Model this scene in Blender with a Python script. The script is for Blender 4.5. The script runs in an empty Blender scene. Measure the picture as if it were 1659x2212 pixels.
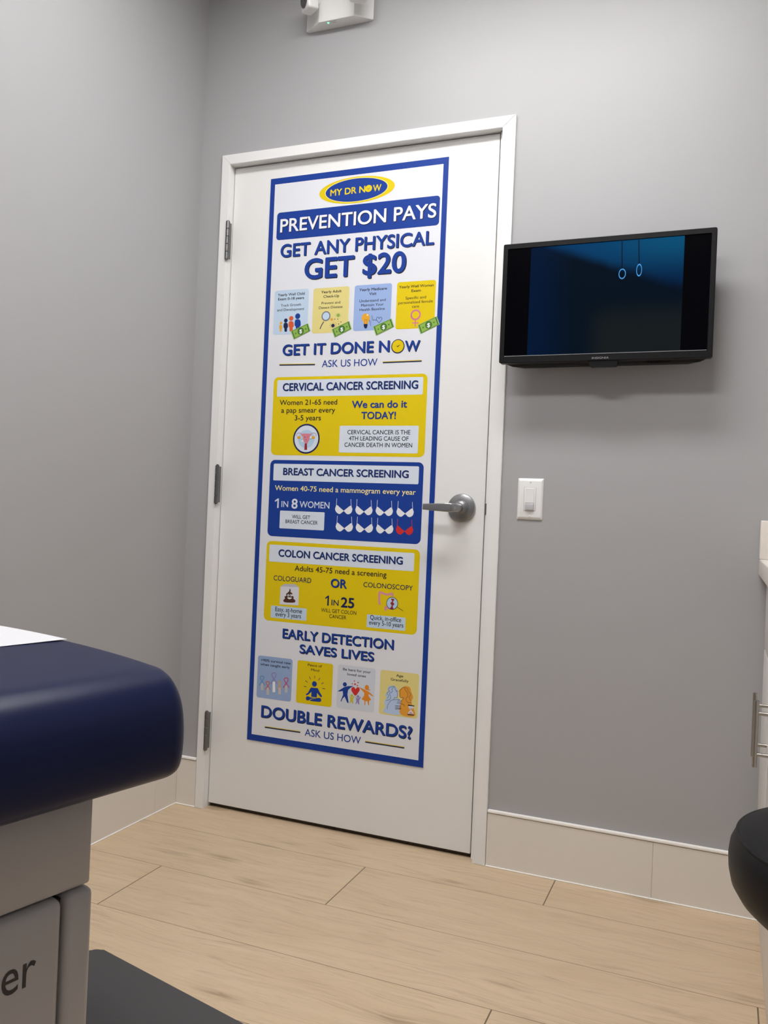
import bpy, bmesh, math, random
from mathutils import Vector, Matrix

C = bpy.context.scene.collection
R = math.radians

# ------------------------------------------------------------------ camera
cam_d = bpy.data.cameras.new('camera'); cam = bpy.data.objects.new('camera', cam_d); C.objects.link(cam)
cam.location = (1.57185, -2.38947, 1.00061)
cam.rotation_euler = (1.57386849, -0.0424751, 0.38564683)
cam_d.sensor_fit = 'VERTICAL'; cam_d.sensor_height = 24.0
cam_d.lens = 24.0 * 1819.2256 / 2212
cam_d.clip_start = 0.02
S = bpy.context.scene
S.camera = cam

# ------------------------------------------------------------------ view, world, lamps
S.view_settings.view_transform = 'Standard'; S.view_settings.look = 'None'
S.view_settings.gamma = 1.0; S.view_settings.use_curve_mapping = False
S.view_settings.exposure = 0.0
w = bpy.data.worlds.new('world'); S.world = w; w.use_nodes = True
w.node_tree.nodes['Background'].inputs[0].default_value = (0, 0, 0, 1)
w.node_tree.nodes['Background'].inputs[1].default_value = 0.0
CEIL = 2.80
PANELS = [((0.95, -0.85), 0.96), ((0.95, -2.05), 1.04)]     # ceiling troffers: centre, relative power
PANEL_W, PANEL_D = 1.19, 0.295
PANEL_POWER = 28.0
PANEL_COLOR = (1.0, 0.985, 0.975)

# ------------------------------------------------------------------ helpers
def tag(o, label=None, cat=None, group=None, kind=None):
    if label: o['label'] = label
    if cat: o['category'] = cat
    if group: o['group'] = group
    if kind: o['kind'] = kind
    return o

def thing(name, label, cat, loc=(0, 0, 0), rz=0.0, group=None):
    o = bpy.data.objects.new(name, None); C.objects.link(o)
    o.empty_display_size = 0.1
    o.location = loc; o.rotation_euler = (0, 0, rz)
    return tag(o, label, cat, group)

def obj(name, bm, mats, parent=None, smooth=0, label=None, loc=None):
    me = bpy.data.meshes.new(name)
    bmesh.ops.recalc_face_normals(bm, faces=bm.faces[:])
    bm.to_mesh(me); bm.free()
    if not isinstance(mats, (list, tuple)): mats = [mats]
    for m in mats: me.materials.append(m)
    o = bpy.data.objects.new(name, me); C.objects.link(o)
    if parent: o.parent = parent
    if loc: o.location = loc
    if smooth:
        for p in me.polygons: p.use_smooth = True
        try: me.set_sharp_from_angle(angle=R(smooth))
        except Exception: pass
    if label: o['label'] = label
    return o

def struct(name, bm, mats, smooth=0):
    o = obj(name, bm, mats, None, smooth); o['kind'] = 'structure'; return o

def merge(dst, src, mi=0, mat=None):
    if mat is not None: bmesh.ops.transform(src, matrix=mat, verts=src.verts[:])
    vm = [dst.verts.new(v.co) for v in src.verts]
    src.verts.index_update()
    for f in src.faces:
        try:
            nf = dst.faces.new([vm[v.index] for v in f.verts]); nf.material_index = mi
        except ValueError: pass
    src.free()

def box(bm, lo, hi, bev=0.0, seg=2, mi=0, mat=None):
    b = bmesh.new()
    bmesh.ops.create_cube(b, size=1.0)
    for v in b.verts:
        v.co = Vector([(lo[i] + hi[i]) / 2 + v.co[i] * (hi[i] - lo[i]) for i in range(3)])
    if bev > 0:
        bmesh.ops.bevel(b, geom=b.edges[:], offset=bev, segments=seg, profile=0.5, affect='EDGES')
    merge(bm, b, mi, mat); return bm

def lathe(bm, prof, origin=(0, 0, 0), axis='Z', seg=48, mi=0):
    """prof: list of (radius, height) along the axis."""
    rings = []
    def place(r, h, a):
        c, s = r * math.cos(a), r * math.sin(a)
        p = {'Z': (c, s, h), 'Y': (c, h, s), 'X': (h, c, s)}[axis]
        return Vector(p) + Vector(origin)
    for r, h in prof:
        if r < 1e-6: rings.append([bm.verts.new(place(0, h, 0))])
        else: rings.append([bm.verts.new(place(r, h, 2 * math.pi * k / seg)) for k in range(seg)])
    for a, b in zip(rings, rings[1:]):
        for k in range(seg):
            k2 = (k + 1) % seg
            if len(a) == 1 and len(b) == 1: continue
            if len(a) == 1: f = bm.faces.new((a[0], b[k], b[k2]))
            elif len(b) == 1: f = bm.faces.new((a[k], a[k2], b[0]))
            else: f = bm.faces.new((a[k], a[k2], b[k2], b[k]))
            f.material_index = mi
    return bm

def loft(bm, sections, cap=True, mi=0):
    rows = [[bm.verts.new(p) for p in s] for s in sections]
    n = len(rows[0])
    for a, b in zip(rows, rows[1:]):
        for k in range(n):
            f = bm.faces.new((a[k], a[(k + 1) % n], b[(k + 1) % n], b[k])); f.material_index = mi
    if cap:
        bm.faces.new(rows[0]).material_index = mi
        bm.faces.new(list(reversed(rows[-1]))).material_index = mi
    return bm

def tube(bm, p0, p1, r, seg=20, mi=0, r2=None):
    p0, p1 = Vector(p0), Vector(p1); d = (p1 - p0).normalized()
    a = d.orthogonal().normalized(); b = d.cross(a)
    r2 = r if r2 is None else r2
    loft(bm, [[p + rr * (math.cos(t) * a + math.sin(t) * b) for t in [2 * math.pi * k / seg for k in range(seg)]] for p, rr in ((p0, r), (p1, r2))], True, mi)
    return bm

def prism(bm, pts, lo, hi, axis='Y', mi=0):
    """pts (a,b) outline in the plane across axis, extruded lo..hi."""
    def P(a, b, h): return {'Y': (a, h, b), 'Z': (a, b, h), 'X': (h, a, b)}[axis]
    return loft(bm, [[P(a, b, lo) for a, b in pts], [P(a, b, hi) for a, b in pts]], True, mi)

# ------------------------------------------------------------------ materials
def mat(name, col, rough=0.5, metal=0.0, spec=0.5, coat=0.0, bump=None, var=None, emit=None):
    m = bpy.data.materials.new(name); m.use_nodes = True
    nt = m.node_tree; b = nt.nodes['Principled BSDF']
    b.inputs['Base Color'].default_value = (*col, 1); b.inputs['Roughness'].default_value = rough
    b.inputs['Metallic'].default_value = metal; b.inputs['Specular IOR Level'].default_value = spec
    b.inputs['Coat Weight'].default_value = coat
    tc = nt.nodes.new('ShaderNodeTexCoord')
    if var:                       # (scale, amount): faint unevenness of the material itself
        n = nt.nodes.new('ShaderNodeTexNoise'); n.inputs['Scale'].default_value = var[0]; n.inputs['Detail'].default_value = 3
        mx = nt.nodes.new('ShaderNodeMix'); mx.data_type = 'RGBA'
        mx.inputs['A'].default_value = (*[c * (1 - var[1]) for c in col], 1); mx.inputs['B'].default_value = (*[min(1, c * (1 + var[1])) for c in col], 1)
        nt.links.new(tc.outputs['Object'], n.inputs['Vector']); nt.links.new(n.outputs['Fac'], mx.inputs['Factor'])
        nt.links.new(mx.outputs['Result'], b.inputs['Base Color'])
    if bump:                      # (scale, strength, distance)
        n = nt.nodes.new('ShaderNodeTexNoise'); n.inputs['Scale'].default_value = bump[0]; n.inputs['Detail'].default_value = 4
        bp = nt.nodes.new('ShaderNodeBump'); bp.inputs['Strength'].default_value = bump[1]; bp.inputs['Distance'].default_value = bump[2]
        nt.links.new(tc.outputs['Object'], n.inputs['Vector']); nt.links.new(n.outputs['Fac'], bp.inputs['Height'])
        nt.links.new(bp.outputs['Normal'], b.inputs['Normal'])
    if emit:
        b.inputs['Emission Color'].default_value = (*emit[0], 1); b.inputs['Emission Strength'].default_value = emit[1]
    return m

M = {}
M['wall'] = mat('grey_wall_paint', (0.390, 0.388, 0.395), 0.42, spec=0.35, bump=(220, 0.06, 0.002))
M['ceiling'] = mat('white_ceiling_tile', (0.70, 0.69, 0.68), 0.9)
M['trim'] = mat('white_satin_trim_paint', (0.80, 0.797, 0.79), 0.38, spec=0.4)
M['door'] = mat('white_door_paint', (0.775, 0.772, 0.762), 0.40, spec=0.4, bump=(60, 0.03, 0.002), var=(2.5, 0.012))
M['tile'] = mat('beige_tile', (0.74, 0.70, 0.645), 0.30, var=(5, 0.03))
M['caulk'] = mat('white_caulk', (0.93, 0.91, 0.88), 0.45)
M['steel'] = mat('brushed_steel', (0.36, 0.36, 0.37), 0.30, metal=1.0, bump=(400, 0.03, 0.0005))
M['satin_steel'] = mat('satin_nickel', (0.42, 0.40, 0.37), 0.28, metal=1.0)
M['dark_steel'] = mat('dark_hinge_steel', (0.20, 0.20, 0.20), 0.36, metal=1.0)
M['white_plastic'] = mat('white_plastic', (0.80, 0.80, 0.79), 0.28, spec=0.5)
M['grey_plastic'] = mat('pale_grey_plastic', (0.50, 0.49, 0.52), 0.35)
M['black_plastic'] = mat('black_tv_plastic', (0.0055, 0.0055, 0.0065), 0.38, spec=0.18)
M['black_gap'] = mat('black_rubber', (0.012, 0.011, 0.010), 0.7)
M['letter_grey'] = mat('grey_print', (0.30, 0.30, 0.31), 0.4)
M['vinyl'] = mat('navy_vinyl', (0.0030, 0.0070, 0.042), 0.38, spec=0.25, bump=(90, 0.03, 0.002))
M['black_vinyl'] = mat('black_vinyl', (0.0060, 0.0058, 0.0068), 0.46, spec=0.22, bump=(120, 0.04, 0.002))
M['table_body'] = mat('warm_grey_enamel', (0.37, 0.355, 0.35), 0.28, spec=0.5)
M['tread'] = mat('dark_grey_step_rubber', (0.050, 0.047, 0.050), 0.6, bump=(300, 0.05, 0.002))
M['paper'] = mat('white_exam_paper', (0.62, 0.62, 0.645), 0.7)
M['ink'] = mat('black_ink', (0.012, 0.011, 0.014), 0.45)
M['cabinet'] = mat('white_laminate', (0.74, 0.72, 0.70), 0.35)
M['counter'] = mat('cream_solid_surface', (0.76, 0.71, 0.655), 0.30, var=(40, 0.03))
M['chrome'] = mat('chrome', (0.75, 0.75, 0.75), 0.12, metal=1.0)
M['led'] = mat('green_indicator', (0.1, 0.8, 0.5), 0.4, emit=((0.22, 1.0, 0.60), 1.3))
M['reflector'] = mat('faceted_reflector', (0.50, 0.50, 0.53), 0.12, metal=1.0, bump=(70, 0.9, 0.004))

# ---- floor: wood-look porcelain planks, laid in thirds
PL_Y0, PL_W, PL_L, PL_X0, PL_SH = -0.1785, 0.2580, 1.5150, 0.6630, -0.5055
def floor_material():
    m = bpy.data.materials.new('wood_look_plank_tile'); m.use_nodes = True
    nt = m.node_tree; N = nt.nodes; L = nt.links; b = N['Principled BSDF']
    def mth(op, a, c=None, d=None):
        n = N.new('ShaderNodeMath'); n.operation = op
        for i, v in enumerate((a, c, d)):
            if v is None: continue
            if isinstance(v, (int, float)): n.inputs[i].default_value = v
            else: L.new(v, n.inputs[i])
        return n.outputs[0]
    def comb(x, y, z):
        n = N.new('ShaderNodeCombineXYZ')
        for i, v in enumerate((x, y, z)):
            if isinstance(v, (int, float)): n.inputs[i].default_value = v
            else: L.new(v, n.inputs[i])
        return n.outputs[0]
    def noise(vec, scale, detail, dist=0.0, rough=0.5):
        n = N.new('ShaderNodeTexNoise'); n.inputs['Scale'].default_value = scale; n.inputs['Detail'].default_value = detail
        n.inputs['Distortion'].default_value = dist; n.inputs['Roughness'].default_value = rough
        L.new(vec, n.inputs['Vector']); return n.outputs['Fac']
    tc = N.new('ShaderNodeTexCoord'); sp = N.new('ShaderNodeSeparateXYZ'); L.new(tc.outputs['Object'], sp.inputs[0])
    x, y = sp.outputs[0], sp.outputs[1]
    rowf = mth('DIVIDE', mth('SUBTRACT', PL_Y0, y), PL_W)
    row = mth('FLOOR', rowf); fy = mth('SUBTRACT', rowf, row)
    xs = mth('SUBTRACT', mth('SUBTRACT', x, PL_X0), mth('MULTIPLY', row, PL_SH))
    colf = mth('DIVIDE', xs, PL_L); col = mth('FLOOR', colf); fx = mth('SUBTRACT', colf, col)
    wn = N.new('ShaderNodeTexWhiteNoise'); wn.noise_dimensions = '2D'; L.new(comb(row, col, 0), wn.inputs['Vector'])
    rnd = wn.outputs['Value']
    ox = mth('MULTIPLY', rnd, 37.0); oy = mth('MULTIPLY', rnd, 91.0)
    gx, gy = mth('ADD', x, ox), mth('ADD', y, oy)
    warp = noise(comb(mth('MULTIPLY', gx, 2.2), mth('MULTIPLY', gy, 6.0), 0), 1.0, 3)
    vo = N.new('ShaderNodeTexVoronoi'); vo.voronoi_dimensions = '2D'; vo.inputs['Scale'].default_value = 1.0
    L.new(comb(mth('MULTIPLY', gx, 1.7), mth('ADD', mth('MULTIPLY', gy, 6.5), mth('MULTIPLY', warp, 0.5)), 0), vo.inputs['Vector'])
    dist = vo.outputs['Distance']                       # distance to the nearest knot of the board
    swirl = mth('POWER', 2.718, mth('MULTIPLY', dist, -5.0))
    gy2 = mth('ADD', mth('ADD', gy, mth('MULTIPLY', warp, 0.085)), mth('MULTIPLY', swirl, 0.012))
    broad = noise(comb(mth('MULTIPLY', gx, 1.8), mth('MULTIPLY', gy2, 17.0), 0), 1.0, 4, 0.8)
    fine = noise(comb(mth('MULTIPLY', gx, 9.0), mth('MULTIPLY', gy2, 170.0), 0), 1.0, 5, 0.8, 0.65)
    streak = noise(comb(mth('MULTIPLY', gx, 3.6), mth('MULTIPLY', gy2, 52.0), 3.7), 1.0, 5, 1.4, 0.65)
    blot = noise(comb(mth('MULTIPLY', gx, 3.2), mth('MULTIPLY', gy, 11.0), 9.1), 1.0, 3, 1.0)
    # dark grain lines only where the streak noise is high
    def ramp(fac, p0, p1, c0=(0, 0, 0, 1), c1=(1, 1, 1, 1)):
        r = N.new('ShaderNodeValToRGB'); r.color_ramp.elements[0].position = p0; r.color_ramp.elements[1].position = p1
        r.color_ramp.elements[0].color = c0; r.color_ramp.elements[1].color = c1; L.new(fac, r.inputs[0]); return r.outputs[0]
    def mix(fac, a, c):
        n = N.new('ShaderNodeMix'); n.data_type = 'RGBA'
        for k, v in (('Factor', fac), ('A', a), ('B', c)):
            if isinstance(v, tuple): n.inputs[k].default_value = (*v, 1)
            elif isinstance(v, (int, float)): n.inputs[k].default_value = v
            else: L.new(v, n.inputs[k])
        return n.outputs['Result']
    c = mix(ramp(broad, 0.30, 0.72), FL_A, FL_B)
    c = mix(mth('MULTIPLY', ramp(fine, 0.48, 0.73), 0.34), c, FL_C)
    c = mix(mth('MULTIPLY', ramp(streak, 0.535, 0.73), 0.52), c, FL_C)
    c = mix(mth('MULTIPLY', ramp(blot, 0.58, 0.80), 0.34), c, FL_D)
    c = mix(mth('MULTIPLY', mth('MULTIPLY', mth('MULTIPLY', mth('SUBTRACT', 1.0, ramp(dist, 0.01, 0.13)), ramp(streak, 0.36, 0.60)), ramp(blot, 0.42, 0.52)), 0.90), c, FL_D)
    c = mix(mth('MULTIPLY', mth('SUBTRACT', rnd, 0.5), 0.18), c, FL_B)
    ey = mth('MULTIPLY', mth('MINIMUM', fy, mth('SUBTRACT', 1.0, fy)), PL_W)
    ex = mth('MULTIPLY', mth('MINIMUM', fx, mth('SUBTRACT', 1.0, fx)), PL_L)
    gr = mth('MAXIMUM', mth('LESS_THAN', ey, 0.00085), mth('LESS_THAN', ex, 0.0016))
    c = mix(gr, c, (0.16, 0.108, 0.066))
    L.new(c, b.inputs['Base Color'])
    b.inputs['Roughness'].default_value = 0.42; b.inputs['Specular IOR Level'].default_value = 0.4
    bp = N.new('ShaderNodeBump'); bp.inputs['Strength'].default_value = 0.12; bp.inputs['Distance'].default_value = 0.0015
    L.new(mth('SUBTRACT', mth('MULTIPLY', fine, 0.4), mth('MULTIPLY', gr, 1.0)), bp.inputs['Height']); L.new(bp.outputs['Normal'], b.inputs['Normal'])
    return m
FL_A, FL_B, FL_C, FL_D = (0.640, 0.494, 0.336), (0.580, 0.440, 0.292), (0.34, 0.240, 0.148), (0.31, 0.215, 0.128)
M['floor'] = floor_material()

# ---- poster inks
INK = dict(W=(0.80, 0.81, 0.84), LW=(0.66, 0.72, 0.82), Y=(0.72, 0.545, 0.004), PY=(0.86, 0.76, 0.34), B=(0.010, 0.046, 0.28), DB=(0.011, 0.030, 0.15), N=(0.010, 0.018, 0.075),
           K=(0.014, 0.014, 0.020), LB=(0.50, 0.63, 0.78), LY=(0.72, 0.63, 0.24), MB=(0.31, 0.43, 0.72), SL=(0.28, 0.39, 0.62), GW=(0.66, 0.66, 0.70),
           GW2=(0.60, 0.64, 0.72), LG=(0.48, 0.48, 0.52), O=(0.75, 0.37, 0.03), OR=(0.74, 0.25, 0.02), OR2=(0.74, 0.33, 0.04), R=(0.66, 0.10, 0.03),
           R2=(0.58, 0.03, 0.03), GL=(0.36, 0.52, 0.20), GM=(0.26, 0.44, 0.08), GD=(0.06, 0.17, 0.03), GR=(0.20, 0.20, 0.25), BR=(0.075, 0.030, 0.018),
           PK=(0.62, 0.17, 0.30), PK2=(0.66, 0.22, 0.28), PK3=(0.66, 0.27, 0.32), DR=(0.30, 0.02, 0.035), MV=(0.36, 0.18, 0.34), SB=(0.42, 0.60, 0.76),
           C1=(0.09, 0.30, 0.58), VI=(0.28, 0.24, 0.52), CR=(0.58, 0.05, 0.15), SK=(0.52, 0.50, 0.50), MB2=(0.45, 0.58, 0.80), OL=(0.56, 0.52, 0.03))
_ink = {}
def ink(k):
    if k not in _ink: _ink[k] = mat('print_ink_' + k.lower(), INK[k], 0.45, spec=0.2)
    return _ink[k]

# ------------------------------------------------------------------ lettering and flat print
def text_mesh(s, bold=0.0):
    """Flat letters; bold strokes are the same letters stamped several times round a small circle."""
    vs, fs = text_mesh_plain(s)
    if bold <= 0: return [(a, b, 0.0) for a, b in vs], fs
    out_v, out_f = [], []; n = 8
    for k in range(n):
        dx, dy = bold * math.cos(2 * math.pi * k / n), bold * math.sin(2 * math.pi * k / n); o = len(out_v)
        out_v += [(a + dx, b + dy, k * 0.04) for a, b in vs]; out_f += [tuple(i + o for i in f) for f in fs]
    return out_v, out_f
def text_mesh_plain(s):
    cu = bpy.data.curves.new('lettering', 'FONT'); cu.body = s; cu.size = 1.0; cu.resolution_u = 5
    o = bpy.data.objects.new('lettering', cu); C.objects.link(o)
    bpy.context.view_layer.update()
    me = bpy.data.meshes.new_from_object(o.evaluated_get(bpy.context.evaluated_depsgraph_get()))
    vs = [(v.co.x, v.co.y) for v in me.vertices]; fs = [tuple(p.vertices) for p in me.polygons]
    bpy.data.objects.remove(o); bpy.data.curves.remove(cu); bpy.data.meshes.remove(me)
    return vs, fs
_cap = {}
def cap_height(bold):
    if bold not in _cap:
        vs, _ = text_mesh('H', bold); ys = [v[1] for v in vs]; _cap[bold] = (min(ys), max(ys))
    return _cap[bold]

def smooth_pts(pts, closed, k=5):
    out = []; n = len(pts); rng = n if closed else n - 1
    for i in range(rng):
        g = lambda j: pts[j % n] if closed else pts[max(0, min(n - 1, j))]
        p0, p1, p2, p3 = g(i - 1), g(i), g(i + 1), g(i + 2)
        for q in range(k):
            t = q / k
            out.append(tuple(0.5 * (2 * p1[a] + (p2[a] - p0[a]) * t + (2 * p0[a] - 5 * p1[a] + 4 * p2[a] - p3[a]) * t * t + (3 * p1[a] - p0[a] - 3 * p2[a] + p3[a]) * t ** 3) for a in (0, 1)))
    if not closed: out.append(pts[-1])
    return out

class Print:
    """Flat print in millimetres (x right, y down from the sheet's top left corner), one mesh of several inks."""
    LAY = 0.00016
    def __init__(s): s.bm = bmesh.new(); s.keys = []; s.cnt = 0
    def mi(s, key):
        if key not in s.keys: s.keys.append(key)
        return s.keys.index(key)
    def v(s, x, y, lay): return s.bm.verts.new((x / 1000, -(lay + (s.cnt % 9) * 0.045) * s.LAY, -y / 1000))
    def poly(s, key, lay, pts):
        f = s.bm.faces.new([s.v(x, y, lay) for x, y in pts]); f.material_index = s.mi(key)
    def add(s, it):
        k = it[0]; s.cnt += 1
        if k == 't':
            _, st, key, lay, x0, x1, yb, cap, bold, sh = it
            vs, fs = text_mesh(st, bold); lo, hi = cap_height(bold)
            mnx = min(v[0] for v in vs); mxx = max(v[0] for v in vs)
            def put(key, lay, dx, dy):
                vv = [s.v(x0 + dx + (a - mnx) / (mxx - mnx) * (x1 - x0), yb + dy - (b - lo) / (hi - lo) * cap, lay + q) for a, b, q in vs]
                for f in fs:
                    try: s.bm.faces.new([vv[i] for i in f]).material_index = s.mi(key)
                    except ValueError: pass
            if sh:
                put(sh[0], lay - 0.40, sh[1] * 0.5, sh[2] * 0.5); put(sh[0], lay - 0.80, sh[1], sh[2])
            put(key, lay, 0, 0)
        elif k == 'r':
            _, key, lay, x0, y0, x1, y1, r = it; pts = []
            for cx, cy, a0 in ((x1 - r, y0 + r, -90), (x1 - r, y1 - r, 0), (x0 + r, y1 - r, 90), (x0 + r, y0 + r, 180)):
                for q in range(9): a = R(a0 + q * 90 / 8); pts.append((cx + r * math.cos(a), cy + r * math.sin(a)))
            s.poly(key, lay, pts)
        elif k == 'e':
            _, key, lay, cx, cy, rx, ry = it
            s.poly(key, lay, [(cx + rx * math.cos(2 * math.pi * q / 48), cy + ry * math.sin(2 * math.pi * q / 48)) for q in range(48)])
        elif k == 'p':
            _, key, lay, pts, sm = it
            s.poly(key, lay, smooth_pts(pts, True) if sm else pts)
        elif k == 'l':
            _, key, lay, pts, wd, sm = it
            if sm: pts = smooth_pts(pts, False)
            pts = [p for i, p in enumerate(pts) if i == 0 or math.hypot(p[0] - pts[i - 1][0], p[1] - pts[i - 1][1]) > 1e-3]
            closed = math.hypot(pts[0][0] - pts[-1][0], pts[0][1] - pts[-1][1]) < 1e-3
            n = len(pts); rows = []
            for i, p in enumerate(pts):                      # one mitred ribbon, rising a hair along its length where it may cross itself
                a = pts[i - 1] if i else (pts[-2] if closed else None); c = pts[i + 1] if i < n - 1 else (pts[1] if closed else None)
                ds = [Vector((q[0] - r[0], q[1] - r[1])).normalized() for q, r in ((p, a), (c, p)) if q and r]
                t = (ds[0] + ds[-1]); t = t.normalized() if t.length > 0.1 else ds[0]
                m = Vector((-t.y, t.x)); k2 = wd / 2 / max(0.45, abs(m.dot(Vector((-ds[0].y, ds[0].x)))))
                L2 = lay + 0.25 * i / n
                rows.append((s.v(p[0] + m.x * k2, p[1] + m.y * k2, L2), s.v(p[0] - m.x * k2, p[1] - m.y * k2, L2)))
            for (a0, a1), (b0, b1) in zip(rows, rows[1:]): s.bm.faces.new((a0, b0, b1, a1)).material_index = s.mi(key)
    def build(s, name, parent, label=None):
        o = obj(name, s.bm, [ink(k) for k in s.keys], parent)
        if label: o['label'] = label
        return o

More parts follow.
